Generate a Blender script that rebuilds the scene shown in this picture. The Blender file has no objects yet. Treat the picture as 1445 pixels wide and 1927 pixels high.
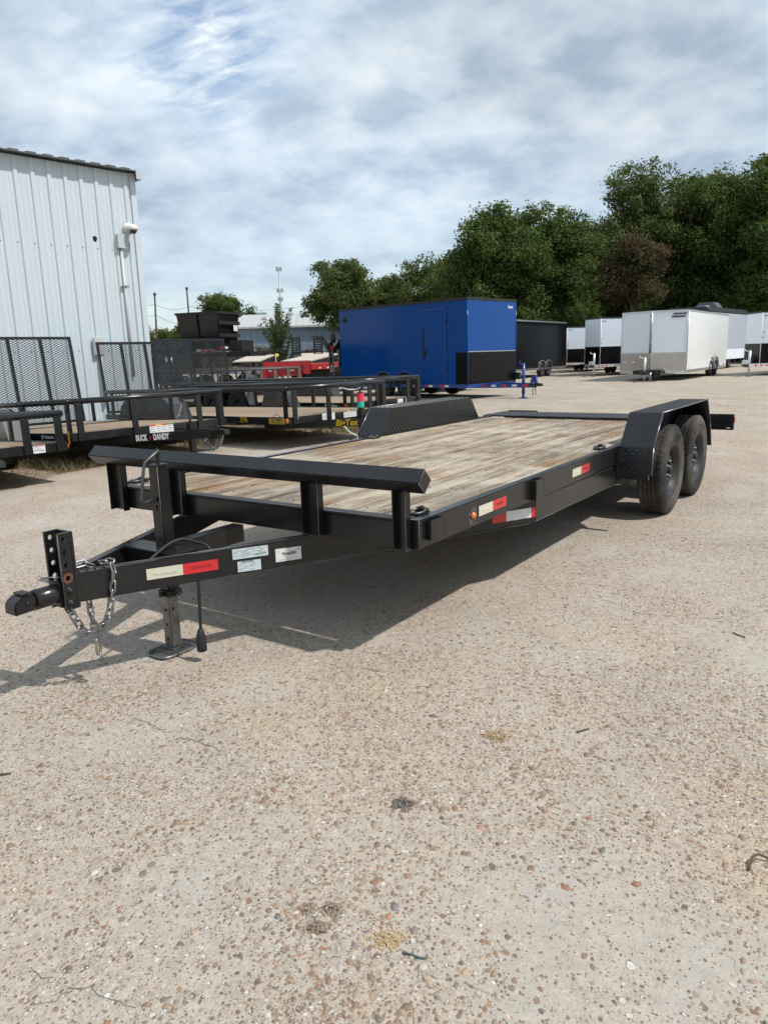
import bpy, bmesh, math, random
import numpy as np
from mathutils import Vector, Matrix
random.seed(7); RNG = np.random.default_rng(7)
R = math.radians; PI = math.pi
SC = bpy.context.scene; COL = SC.collection
SC.cycles.use_denoising = True; SC.cycles.denoising_prefilter = 'NONE'; SC.cycles.denoising_input_passes = 'RGB_ALBEDO'; SC.cycles.use_adaptive_sampling = False; SC.cycles.max_bounces = 6; SC.cycles.sample_clamp_indirect = 4.0

# ------------------------------------------------------------------ camera
cam = bpy.data.objects.new('camera', bpy.data.cameras.new('camera')); COL.objects.link(cam); SC.camera = cam
cam.data.sensor_fit = 'VERTICAL'; cam.data.sensor_height = 24; cam.data.lens = 24 * 1381.17 / 1927
cam.data.clip_end = 3000; cam.data.clip_start = 0.05
cam.matrix_world = Matrix.Translation((0, 0, 1.2844)) @ Matrix.Rotation(PI / 2 - 0.2102, 4, 'X') @ Matrix.Rotation(-0.0304, 4, 'Z')

# ------------------------------------------------------------------ sun, sky, exposure
SUN_DIR = Vector((0.616, -0.271, 1.0)).normalized()
elev = math.asin(SUN_DIR.z); azim = math.atan2(SUN_DIR.x, SUN_DIR.y)
sun = bpy.data.objects.new('sun', bpy.data.lights.new('sun', 'SUN')); COL.objects.link(sun)
sun.data.energy = 4.0; sun.data.angle = R(1.3); sun.data.color = (1, 0.955, 0.89)
sun.rotation_euler = SUN_DIR.to_track_quat('Z', 'Y').to_euler()
world = bpy.data.worlds.new('World'); SC.world = world; world.use_nodes = True
SC.view_settings.view_transform = 'Standard'; SC.view_settings.look = 'None'
SC.view_settings.exposure = 0.08; SC.view_settings.gamma = 1; SC.view_settings.use_curve_mapping = False


class NT:
    """small node tree writer"""
    def __init__(s, tree): s.t = tree; s.n = tree.nodes; s.l = tree.links
    def new(s, typ, **kw):
        n = s.n.new(typ)
        for k, v in kw.items(): setattr(n, k, v)
        return n
    def set(s, inp, v):
        if hasattr(v, 'is_output') or isinstance(v, bpy.types.NodeSocket): s.l.new(v, inp)
        elif v is not None:
            if hasattr(inp, 'default_value'):
                try: inp.default_value = v
                except Exception: inp.default_value = (*v, 1)
    def math(s, op, a, b=None, c=None, clamp=False):
        n = s.new('ShaderNodeMath', operation=op, use_clamp=clamp)
        for i, v in enumerate((a, b, c)):
            if v is not None: s.set(n.inputs[i], v)
        return n.outputs[0]
    def vmath(s, op, a, b=None):
        n = s.new('ShaderNodeVectorMath', operation=op); s.set(n.inputs[0], a)
        if b is not None: s.set(n.inputs[1], b)
        return n.outputs[0]
    def noise(s, vec, scale, detail=4, rough=0.55, dist=0.0, out=0):
        n = s.new('ShaderNodeTexNoise'); s.set(n.inputs['Vector'], vec); n.inputs['Scale'].default_value = scale
        n.inputs['Detail'].default_value = detail; n.inputs['Roughness'].default_value = rough; n.inputs['Distortion'].default_value = dist
        return n.outputs[out]
    def voro(s, vec, scale, rnd=1.0, feat='F1'):
        n = s.new('ShaderNodeTexVoronoi', feature=feat); s.set(n.inputs['Vector'], vec); n.inputs['Scale'].default_value = scale
        n.inputs['Randomness'].default_value = rnd
        return n
    def ramp(s, fac, stops, interp='LINEAR'):
        n = s.new('ShaderNodeValToRGB'); n.color_ramp.interpolation = interp; e = n.color_ramp.elements
        while len(e) < len(stops): e.new(0.5)
        for el, (p, c) in zip(e, stops):
            el.position = p; el.color = (c, c, c, 1) if isinstance(c, (int, float)) else (*c, 1)
        s.set(n.inputs[0], fac); return n.outputs[0]
    def mix(s, fac, a, b, blend='MIX'):
        n = s.new('ShaderNodeMix', data_type='RGBA', blend_type=blend)
        s.set(n.inputs['Factor'], fac)
        for k, v in (('A', a), ('B', b)):
            i = [x for x in n.inputs if x.name == k and x.type == 'RGBA'][0]
            s.set(i, (*v, 1) if isinstance(v, tuple) and len(v) == 3 else v)
        return [o for o in n.outputs if o.type == 'RGBA'][0]
    def mapping(s, vec, scale=(1, 1, 1), rot=(0, 0, 0), loc=(0, 0, 0)):
        n = s.new('ShaderNodeMapping'); s.set(n.inputs[0], vec)
        n.inputs['Scale'].default_value = scale; n.inputs['Rotation'].default_value = rot; n.inputs['Location'].default_value = loc
        return n.outputs[0]


def build_world():
    w = NT(world.node_tree); w.n.clear()
    sky = w.new('ShaderNodeTexSky', sky_type='NISHITA', sun_disc=False, sun_elevation=elev, sun_rotation=azim)
    sky.air_density = 1.1; sky.dust_density = 0.5; sky.ozone_density = 2.5
    tc = w.new('ShaderNodeTexCoord'); d = tc.outputs['Generated']
    sp = w.new('ShaderNodeSeparateXYZ'); w.l.new(d, sp.inputs[0])
    z = w.math('MAXIMUM', sp.outputs[2], 0.0)
    inv = w.math('DIVIDE', 1.0, w.math('ADD', z, 0.30))
    cb = w.new('ShaderNodeCombineXYZ')
    w.l.new(w.math('MULTIPLY', sp.outputs[0], inv), cb.inputs[0]); w.l.new(w.math('MULTIPLY', sp.outputs[1], inv), cb.inputs[1])
    p = w.mapping(cb.outputs[0], scale=(1.75, 1.75, 1), rot=(0, 0, R(18)), loc=(3.1, 1.7, 0))
    big = w.noise(p, 0.55, 3, 0.5, 0.2)
    mid = w.noise(p, 2.2, 7, 0.54, 0.0)
    fine = w.noise(w.mapping(p, loc=(5, 2, 3)), 5.5, 6, 0.55, 0.1)
    # cover: mostly overcast, a few blue gaps
    cov = w.math('ADD', w.math('MULTIPLY', big, 0.55), w.math('MULTIPLY', mid, 0.6))
    # the one clear gap high on the left of the view
    gap = w.new('ShaderNodeVectorMath', operation='DISTANCE'); w.l.new(d, gap.inputs[0])
    gv = Vector((-0.183, 0.917, 0.355)).normalized(); gap.inputs[1].default_value = gv
    tear = w.noise(w.mapping(p, scale=(1.0, 2.2, 1), loc=(1, 4, 2)), 5.5, 5, 0.6, 0.6)
    gfac = w.math('MULTIPLY', w.math('MULTIPLY', w.ramp(gap.outputs['Value'], [(0.0, 1.0), (0.05, 0.75), (0.12, 0.0)]), w.ramp(tear, [(0.36, 0.0), (0.62, 1.0)])), 0.9)
    cover = w.ramp(cov, [(0.37, 0.0), (0.46, 0.93), (0.6, 1.0)])
    # thinner haze veil near the horizon lets the pale blue through
    veil = w.ramp(z, [(0.0, 0.42), (0.10, 0.72), (0.30, 1.0)])
    cover = w.math('MULTIPLY', cover, veil)
    cover = w.math('MULTIPLY', cover, w.math('SUBTRACT', 1.0, gfac))
    wp = w.vmath('ADD', p, w.vmath('MULTIPLY', w.noise(p, 2.2, 4, 0.55, 0.0, 1), (0.55, 0.55, 0.0)))
    vo = w.new('ShaderNodeTexVoronoi', feature='SMOOTH_F1'); w.l.new(wp, vo.inputs['Vector']); vo.inputs['Scale'].default_value = 5.2; vo.inputs['Smoothness'].default_value = 0.9
    lump = w.math('ADD', w.math('MULTIPLY', w.math('SUBTRACT', vo.outputs['Distance'], 0.42), 0.36), 0.5)
    shade = w.math('ADD', w.math('ADD', w.math('MULTIPLY', mid, 0.50), w.math('MULTIPLY', fine, 0.22)), w.math('MULTIPLY', lump, 0.28))
    ccol = w.ramp(shade, [(0.38, (0.86, 0.92, 0.955)), (0.44, (0.73, 0.815, 0.88)), (0.505, (0.60, 0.705, 0.80)), (0.57, (0.46, 0.565, 0.685)), (0.66, (0.37, 0.47, 0.60))])
    lift = w.ramp(w.noise(p, 0.8, 2, 0.5), [(0.35, 0.88), (0.65, 1.12)])
    ccol = w.mix(1.0, ccol, lift, 'MULTIPLY')
    hz = w.ramp(z, [(0.0, 1.0), (0.22, 0.0)])
    ccol = w.mix(w.math('MULTIPLY', hz, 0.55), ccol, (0.66, 0.765, 0.835))
    b1 = w.new('ShaderNodeBackground'); w.l.new(sky.outputs[0], b1.inputs[0]); b1.inputs[1].default_value = 0.15
    b2 = w.new('ShaderNodeBackground'); w.l.new(ccol, b2.inputs[0]); b2.inputs[1].default_value = 1.0
    mx = w.new('ShaderNodeMixShader'); w.l.new(cover, mx.inputs[0]); w.l.new(b1.outputs[0], mx.inputs[1]); w.l.new(b2.outputs[0], mx.inputs[2])
    out = w.new('ShaderNodeOutputWorld'); w.l.new(mx.outputs[0], out.inputs[0])
build_world()

# ------------------------------------------------------------------ materials
MATS = {}
def mat(name, col, rough=0.5, metal=0.0, spec=0.5, coat=0.0, var=0.0, vscale=6.0, dust=0.0, dustcol=(0.30, 0.26, 0.21), bump=0.0, bscale=60.0, trans=None, stretch=None):
    """principled paint / metal / plastic with grain, dust and fine relief"""
    if name in MATS: return MATS[name]
    m = bpy.data.materials.new(name); m.use_nodes = True; t = NT(m.node_tree)
    b = m.node_tree.nodes['Principled BSDF']
    b.inputs['Roughness'].default_value = rough; b.inputs['Metallic'].default_value = metal
    b.inputs['Specular IOR Level'].default_value = spec; b.inputs['Coat Weight'].default_value = coat; b.inputs['Coat Roughness'].default_value = 0.08
    b.inputs['Base Color'].default_value = (*col, 1)
    if var or dust or bump:
        o = t.new('ShaderNodeTexCoord').outputs['Object']
        if stretch: o = t.mapping(o, scale=stretch)
        c = None
        if var:
            f = t.noise(o, vscale, 6, 0.6)
            c = t.mix(f, tuple(max(0, x * (1 - var)) for x in col), tuple(min(1, x * (1 + var)) for x in col))
        if dust:
            f = t.math('MULTIPLY', t.ramp(t.noise(o, vscale * 0.6, 8, 0.68), [(0.42, 0.0), (0.75, 1.0)]), dust)
            c = t.mix(f, c if c is not None else col, dustcol)
            t.l.new(t.math('ADD', t.math('MULTIPLY', f, 0.45), rough, clamp=True), b.inputs['Roughness'])
        if c is not None: t.l.new(c, b.inputs['Base Color'])
        if bump:
            bn = t.new('ShaderNodeBump'); bn.inputs['Strength'].default_value = bump; bn.inputs['Distance'].default_value = 0.01
            t.l.new(t.noise(o, bscale, 4, 0.6), bn.inputs['Height']); t.l.new(bn.outputs[0], b.inputs['Normal'])
    MATS[name] = m; return m

BLACK = mat('black_paint', (0.0070, 0.0074, 0.0086), 0.25, spec=0.5, var=0.3, vscale=9, dust=0.035, bump=0.05, bscale=90)
BLACKR = mat('black_paint_worn', (0.010, 0.010, 0.011), 0.46, spec=0.4, var=0.3, vscale=7, dust=0.09, bump=0.08)
PLATE = mat('tread_plate_paint', (0.007, 0.0075, 0.0095), 0.27, spec=0.5, var=0.2, dust=0.02)
LUGM = mat('highlight_lug_paint', (0.03, 0.031, 0.034), 0.3, spec=0.6, var=0.4, vscale=30)  # lighter than the plate, so the colour itself carries the lugs' highlights
EDGE = mat('worn_plate_edge', (0.16, 0.16, 0.165), 0.32, metal=0.8, var=0.4, vscale=30)
RINGM = mat('dark_ring_steel', (0.13, 0.125, 0.12), 0.42, metal=0.8, var=0.4, vscale=40)
RUBBER = mat('tyre_rubber', (0.022, 0.021, 0.020), 0.85, spec=0.3, var=0.3, vscale=3, dust=0.85, dustcol=(0.185, 0.162, 0.135), bump=0.12, bscale=120)
RUBBERD = mat('tyre_rubber_dark', (0.014, 0.014, 0.014), 0.8, spec=0.3, dust=0.3, vscale=8, dustcol=(0.12, 0.105, 0.085))
RIM = mat('grey_rim', (0.022, 0.023, 0.026), 0.5, spec=0.35, var=0.2, dust=0.04)
BARE = mat('rubbed_bare_edge', (0.15, 0.148, 0.145), 0.45, metal=0.4, var=0.6, vscale=35)
GALV = mat('galvanized_steel', (0.27, 0.27, 0.275), 0.38, metal=0.85, var=0.35, vscale=40)
WORN = mat('worn_steel', (0.27, 0.265, 0.25), 0.36, metal=0.92, var=0.5, vscale=18, dust=0.75, dustcol=(0.02, 0.02, 0.02))
RUST = mat('rust', (0.13, 0.05, 0.025), 0.9, var=0.5, vscale=80)
ORANGE = mat('amber_lens', (0.75, 0.17, 0.02), 0.2, coat=0.5)
RED = mat('red_reflector', (0.52, 0.018, 0.022), 0.32, coat=0.3, var=0.15, vscale=30)
WHITER = mat('cream_reflector', (0.55, 0.54, 0.42), 0.35, coat=0.2, var=0.12, vscale=60)
WHITES = mat('white_sticker', (0.62, 0.63, 0.63), 0.4, var=0.06)
BLUES = mat('pale_blue_sticker', (0.47, 0.54, 0.57), 0.4, var=0.1, vscale=30)
INK = mat('ink', (0.02, 0.02, 0.022), 0.6)
INKG = mat('grey_ink', (0.16, 0.17, 0.18), 0.6)
YELLOW = mat('yellow_lettering', (0.62, 0.40, 0.015), 0.45)
YELLOWP = mat('yellow_plate', (0.40, 0.27, 0.02), 0.5)
WHITEL = mat('white_lettering', (0.7, 0.7, 0.7), 0.45)
CREAMP = mat('pale_print', (0.72, 0.71, 0.6), 0.4)
DRED = mat('dark_red_print', (0.30, 0.01, 0.014), 0.4)
CABLE = mat('cable_rubber', (0.012, 0.012, 0.013), 0.6)
DARK = mat('dark_opening', (0.004, 0.004, 0.005), 0.9)
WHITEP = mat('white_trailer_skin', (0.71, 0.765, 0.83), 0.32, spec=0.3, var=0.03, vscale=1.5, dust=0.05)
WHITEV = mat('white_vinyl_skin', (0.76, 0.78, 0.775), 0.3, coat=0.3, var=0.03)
BLUEP = mat('blue_trailer_skin', (0.001, 0.052, 0.235), 0.14, spec=0.25, var=0.06, vscale=1.2, bump=0.03, bscale=1.1)
BLUEF = mat('blue_frame_paint', (0.002, 0.045, 0.23), 0.35, coat=0.3, dust=0.1)
BLACKS = mat('black_trailer_skin', (0.005, 0.005, 0.0062), 0.14, spec=0.14, bump=0.10, bscale=1.3)
ALU = mat('aluminium', (0.55, 0.56, 0.57), 0.32, metal=0.9, var=0.2, vscale=15)
ALUG = mat('stone_guard', (0.52, 0.50, 0.48), 0.24, metal=0.95, var=0.25, vscale=2.5, bump=0.12, bscale=2.2)
REDP = mat('red_trailer_paint', (0.40, 0.010, 0.018), 0.35, coat=0.3, var=0.15, dust=0.08)
SILVER = mat('silver_beam', (0.6, 0.61, 0.61), 0.4, metal=0.6)
TRIMG = mat('roof_trim_grey', (0.10, 0.115, 0.115), 0.55, var=0.15)
PALE = mat('pale_decking', (0.46, 0.41, 0.34), 0.85, var=0.3, vscale=5)
PLASTW = mat('camera_white', (0.72, 0.68, 0.64), 0.45)
CONDUIT = mat('grey_conduit', (0.50, 0.50, 0.50), 0.45, var=0.08)
BOXG = mat('grey_box', (0.45, 0.48, 0.50), 0.5, var=0.08)
BARK = mat('bark', (0.045, 0.036, 0.028), 0.9, var=0.4, vscale=3, bump=0.3, bscale=14)
POLEW = mat('pole_wood', (0.075, 0.055, 0.042), 0.9, var=0.3)
TOWER = mat('tower_steel', (0.35, 0.37, 0.38), 0.5, metal=0.4)
PINK = mat('pink_tape', (0.75, 0.03, 0.10), 0.5)
TEAL = mat('teal_tape', (0.02, 0.45, 0.36), 0.5)
YELF = mat('yellow_flag', (0.8, 0.5, 0.02), 0.5)
GREENS = mat('green_print', (0.02, 0.3, 0.1), 0.5)
VANB = mat('pale_camper_skin', (0.42, 0.47, 0.53), 0.3, coat=0.3, var=0.04)
CAMROOF = mat('camper_roof', (0.02, 0.021, 0.023), 0.4)


def wall_material():
    m = bpy.data.materials.new('white_metal_siding'); m.use_nodes = True; t = NT(m.node_tree)
    b = m.node_tree.nodes['Principled BSDF']; o = t.new('ShaderNodeTexCoord').outputs['Object']
    st = t.noise(t.mapping(o, scale=(14, 1, 0.35)), 1.0, 6, 0.6)
    c = t.mix(t.ramp(st, [(0.35, 0.0), (0.7, 1.0)]), (0.49, 0.56, 0.61), (0.56, 0.63, 0.68))
    big = t.noise(o, 0.9, 5, 0.6)
    c = t.mix(t.math('MULTIPLY', t.ramp(big, [(0.5, 0.0), (0.8, 1.0)]), 0.25), c, (0.50, 0.51, 0.50))
    t.l.new(c, b.inputs['Base Color']); b.inputs['Roughness'].default_value = 0.42; b.inputs['Metallic'].default_value = 0.0
    bn = t.new('ShaderNodeBump'); bn.inputs['Strength'].default_value = 0.15; bn.inputs['Distance'].default_value = 0.02
    t.l.new(t.noise(t.mapping(o, scale=(3, 1, 0.7)), 1.6, 3), bn.inputs['Height']); t.l.new(bn.outputs[0], b.inputs['Normal'])
    return m
SIDING = wall_material()


def planks_material(name, tones, stain=1.0, sc=1.0, half=0.0):
    m = bpy.data.materials.new(name); m.use_nodes = True; t = NT(m.node_tree)
    b = m.node_tree.nodes['Principled BSDF']
    tc = t.new('ShaderNodeTexCoord'); oi = t.new('ShaderNodeObjectInfo')
    off = t.new('ShaderNodeCombineXYZ'); t.l.new(t.math('MULTIPLY', oi.outputs['Random'], 37.0), off.inputs[0]); t.l.new(t.math('MULTIPLY', oi.outputs['Random'], 11.0), off.inputs[1])
    p = t.vmath('ADD', tc.outputs['Object'], off.outputs[0])
    g1 = t.noise(t.mapping(p, scale=(0.75 * sc, 20 * sc, 4)), 1.0, 7, 0.65, 0.6)
    g2 = t.noise(t.mapping(p, scale=(3.5 * sc, 75 * sc, 8)), 1.0, 5, 0.65, 0.4)
    base = t.ramp(g1, [(0.26, tones[0]), (0.40, tones[1]), (0.52, tones[2]), (0.68, tones[3])])
    c = t.mix(t.ramp(g2, [(0.40, 0.75), (0.50, 0.0)]), base, tones[1])
    # brightness of each board
    br = t.ramp(oi.outputs['Random'], [(0.0, 0.78), (1.0, 1.1)])
    c = t.mix(1.0, c, br, 'MULTIPLY')
    geo = t.new('ShaderNodeNewGeometry').outputs['Position']
    # large weather stains that cross the boards, orange-brown and grey
    s1 = t.noise(t.mapping(geo, scale=(1.0, 1.0, 1), rot=(0, 0, R(35))), 1.3, 6, 0.62, 0.4)
    s1s = t.noise(t.mapping(p, scale=(0.7, 7, 1)), 1.0, 6, 0.66, 0.3)
    f1 = t.math('MULTIPLY', t.ramp(t.math('ADD', t.math('MULTIPLY', s1, 0.5), t.math('MULTIPLY', s1s, 0.5)), [(0.475, 0.0), (0.575, 1.0)]), 0.9 * stain)
    c = t.mix(f1, c, (0.215, 0.125, 0.06))
    s2 = t.noise(t.mapping(p, scale=(0.7, 8, 1), loc=(7, 3, 1)), 1.0, 7, 0.66, 0.3)
    c = t.mix(t.math('MULTIPLY', t.ramp(s2, [(0.49, 0.0), (0.60, 1.0)]), 0.85 * stain), c, (0.125, 0.11, 0.095))
    # bleached scuffs
    s3 = t.noise(t.mapping(tc.outputs['Object'], scale=(1.3, 7, 1), loc=(2, 9, 4)), 1.0, 8, 0.68, 0.5)
    s3 = t.math('ADD', t.math('MULTIPLY', s3, 0.5), t.math('MULTIPLY', t.noise(t.mapping(geo, loc=(3, 1, 2)), 1.7, 6, 0.65, 0.5), 0.5))
    c = t.mix(t.math('MULTIPLY', t.ramp(s3, [(0.47, 0.0), (0.60, 1.0)]), 0.65 * stain), c, (0.50, 0.445, 0.36))
    # splits along the grain
    ck = t.noise(t.mapping(p, scale=(5, 75, 2), loc=(1, 5, 2)), 1.0, 3, 0.5, 0.2)
    f4 = t.ramp(ck, [(0.645, 0.0), (0.675, 1.0)])
    c = t.mix(t.math('MULTIPLY', f4, 0.85), c, (0.045, 0.036, 0.028))
    if half:   # unevenly darker towards the joints between boards
        sy = t.new('ShaderNodeSeparateXYZ'); t.l.new(tc.outputs['Object'], sy.inputs[0])
        ed = t.math('ADD', t.math('ABSOLUTE', sy.outputs[1]), t.math('MULTIPLY', t.math('SUBTRACT', t.noise(t.mapping(p, scale=(2.5, 2.5, 1)), 1.0, 5, 0.6), 0.5), 0.030))
        c = t.mix(t.math('MULTIPLY', t.ramp(t.math('DIVIDE', ed, half), [(0.90, 0.0), (0.99, 1.0)]), 0.5), c, (0.06, 0.048, 0.038))
    t.l.new(c, b.inputs['Base Color']); b.inputs['Roughness'].default_value = 0.85; b.inputs['Specular IOR Level'].default_value = 0.2
    bn = t.new('ShaderNodeBump'); bn.inputs['Strength'].default_value = 0.5; bn.inputs['Distance'].default_value = 0.004
    t.l.new(t.math('SUBTRACT', g2, f4), bn.inputs['Height']); t.l.new(bn.outputs[0], b.inputs['Normal'])
    return m
WOOD = planks_material('weathered_planks', ((0.13, 0.092, 0.062), (0.232, 0.182, 0.130), (0.345, 0.295, 0.225), (0.43, 0.378, 0.30)), half=0.0893)
WOODN = planks_material('tan_planks', ((0.17, 0.12, 0.08), (0.25, 0.185, 0.125), (0.31, 0.24, 0.17), (0.35, 0.28, 0.21)), stain=0.12, half=0.105)


def concrete_material(name, smooth_col, warm_col, stone=1.0, gravel=False):
    m = bpy.data.materials.new(name); m.use_nodes = True; t = NT(m.node_tree)
    b = m.node_tree.nodes['Principled BSDF']
    p = t.new('ShaderNodeNewGeometry').outputs['Position']
    pw = t.vmath('ADD', p, t.vmath('MULTIPLY', t.noise(p, 40, 2, 0.5, 0, 1), (0.012, 0.012, 0)))
    big = t.noise(p, 0.32, 6, 0.6, 0.3); med = t.noise(p, 1.6, 7, 0.65, 0.4); fin = t.noise(p, 26, 6, 0.75)
    c = t.mix(t.ramp(big, [(0.36, 0.0), (0.64, 1.0)]), smooth_col, warm_col)
    c = t.mix(t.math('MULTIPLY', t.ramp(med, [(0.35, 0.0), (0.7, 1.0)]), 0.5), c, tuple(x * 0.80 for x in warm_col))
    g = t.ramp(fin, [(0.25, 0.66), (0.75, 1.26)])
    c = t.mix(1.0, c, g, 'MULTIPLY')
    sand = t.noise(p, 130, 3, 0.8)
    c = t.mix(1.0, c, t.ramp(sand, [(0.3, 0.72), (0.7, 1.22)]), 'MULTIPLY')
    # ochre clay stains
    oc = t.noise(t.mapping(p, loc=(3, 9, 0)), 0.75, 7, 0.62, 0.5)
    c = t.mix(t.math('MULTIPLY', t.ramp(oc, [(0.55, 0.0), (0.70, 1.0)]), 0.55), c, (0.43, 0.33, 0.205))
    # polished, dirtier bands left by turning tyres
    for cx, cy, rad, wd in ((6.0, -1.2, 6.3, 0.13), (6.0, -1.2, 7.9, 0.13), (-4.5, 0.0, 4.6, 0.11), (-4.5, 0.0, 6.1, 0.11)):
        if gravel: break
        dv = t.new('ShaderNodeVectorMath', operation='DISTANCE'); t.l.new(p, dv.inputs[0]); dv.inputs[1].default_value = (cx, cy, 0)
        q = t.math('ABSOLUTE', t.math('SUBTRACT', t.math('ADD', dv.outputs['Value'], t.math('MULTIPLY', med, 0.12)), rad))
        c = t.mix(t.math('MULTIPLY', t.math('MULTIPLY', t.ramp(t.math('DIVIDE', q, wd), [(0.5, 1.0), (1.0, 0.0)]), t.ramp(big, [(0.42, 0.0), (0.6, 1.0)])), 0.30), c, (0.27, 0.25, 0.225))
    # embedded stones
    mask = t.math('MULTIPLY', t.ramp(t.noise(p, 1.3, 6, 0.62, 0.5), [(0.36, 0.25), (0.58, 1.0)]), t.ramp(t.noise(t.mapping(p, loc=(4, 1, 0)), 0.7, 4, 0.55, 0.6), [(0.38, 0.50), (0.54, 1.0)]))
    bumps = None
    # where the cement skin is still whole it is smoother and greyer
    c = t.mix(t.ramp(mask, [(0.12, 0.55), (0.55, 0.0)]), c, (0.385, 0.368, 0.335))
    cols = [(0.0, (0.25, 0.165, 0.11)), (0.16, (0.19, 0.125, 0.088)), (0.32, (0.33, 0.235, 0.16)), (0.46, (0.42, 0.36, 0.29)), (0.58, (0.13, 0.105, 0.09)), (0.70, (0.52, 0.475, 0.42)), (0.87, (0.25, 0.135, 0.08)), (0.95, (0.58, 0.55, 0.50))]
    for sc, r0, dens, st in ((36, 0.33, 0.26, 0.9), (58, 0.38, 0.60, 0.95), (100, 0.41, 0.85, 0.95), (175, 0.42, 0.9, 0.9)):
        v = t.voro(t.mapping(pw, scale=(1, 0.82, 1), rot=(0, 0, 0.5)), sc)
        s = t.new('ShaderNodeSeparateColor'); t.l.new(v.outputs['Color'], s.inputs[0])
        keep = t.math('LESS_THAN', s.outputs[1], t.math('MULTIPLY', mask, dens * stone))
        rad = t.math('MULTIPLY', t.math('ADD', t.math('MULTIPLY', s.outputs[2], 0.6), 0.5), r0)
        inside = t.math('MULTIPLY', t.ramp(t.math('SUBTRACT', rad, v.outputs['Distance']), [(0.0, 0.0), (0.05, 1.0)]), keep)
        rim = t.math('MULTIPLY', t.ramp(t.math('ABSOLUTE', t.math('SUBTRACT', rad, v.outputs['Distance'])), [(0.0, 1.0), (0.09, 0.0)]), keep)
        c = t.mix(t.math('MULTIPLY', rim, 0.42), c, (0.14, 0.12, 0.10))
        c = t.mix(t.math('MULTIPLY', inside, st), c, t.ramp(s.outputs[0], cols, 'CONSTANT'))
        h = t.math('MULTIPLY', inside, 0.5)
        bumps = h if bumps is None else t.math('ADD', bumps, h)
    dk = t.noise(t.mapping(p, loc=(1, 2, 5)), 75, 3, 0.6)
    c = t.mix(t.ramp(dk, [(0.66, 0.0), (0.72, 0.7)]), c, (0.11, 0.095, 0.08))
    t.l.new(c, b.inputs['Base Color']); b.inputs['Roughness'].default_value = 0.9; b.inputs['Specular IOR Level'].default_value = 0.25
    bn = t.new('ShaderNodeBump'); bn.inputs['Strength'].default_value = 0.75; bn.inputs['Distance'].default_value = 0.006
    t.l.new(t.math('ADD', bumps, t.math('ADD', t.math('MULTIPLY', fin, 0.8), t.math('MULTIPLY', sand, 0.6))), bn.inputs['Height']); t.l.new(bn.outputs[0], b.inputs['Normal'])
    return m
CONCRETE = concrete_material('aggregate_concrete', (0.402, 0.364, 0.317), (0.438, 0.364, 0.288))
GRAVEL = concrete_material('pale_gravel', (0.42, 0.374, 0.308), (0.435, 0.374, 0.296), 1.1, True)
DIRT = mat('dry_dirt', (0.20, 0.155, 0.105), 0.95, var=0.45, vscale=5, dust=0.6, dustcol=(0.33, 0.26, 0.17), bump=0.6, bscale=30)


def attr_mat(name, rough=0.8, trans=0.0, spec=0.3):
    m = bpy.data.materials.new(name); m.use_nodes = True; t = NT(m.node_tree); b = m.node_tree.nodes['Principled BSDF']
    a = t.new('ShaderNodeAttribute', attribute_name='Col'); t.l.new(a.outputs['Color'], b.inputs['Base Color'])
    b.inputs['Roughness'].default_value = rough; b.inputs['Specular IOR Level'].default_value = spec
    if trans:
        tr = t.new('ShaderNodeBsdfTranslucent'); t.l.new(a.outputs['Color'], tr.inputs[0])
        mx = t.new('ShaderNodeMixShader'); mx.inputs[0].default_value = trans
        t.l.new(b.outputs[0], mx.inputs[1]); t.l.new(tr.outputs[0], mx.inputs[2])
        t.l.new(mx.outputs[0], m.node_tree.nodes['Material Output'].inputs[0])
    return m
PEBBLE = attr_mat('pebble', 0.6, spec=0.4)
LEAF = attr_mat('leaf', 0.6, 0.5)

# ------------------------------------------------------------------ mesh helpers
def tag(o, label=None, cat=None, group=None, kind=None):
    for k, v in (('label', label), ('category', cat), ('group', group), ('kind', kind)):
        if v: o[k] = v
    return o

def empty(name, loc=(0, 0, 0), rz=0.0, label=None, cat=None, group=None, pitch=0.0):
    o = bpy.data.objects.new(name, None); COL.objects.link(o); o.empty_display_size = 0.2
    o.rotation_mode = 'ZYX' if False else 'XYZ'
    o.matrix_world = Matrix.Translation(loc) @ Matrix.Rotation(rz, 4, 'Z') @ Matrix.Rotation(pitch, 4, 'Y')
    return tag(o, label, cat, group)


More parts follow.
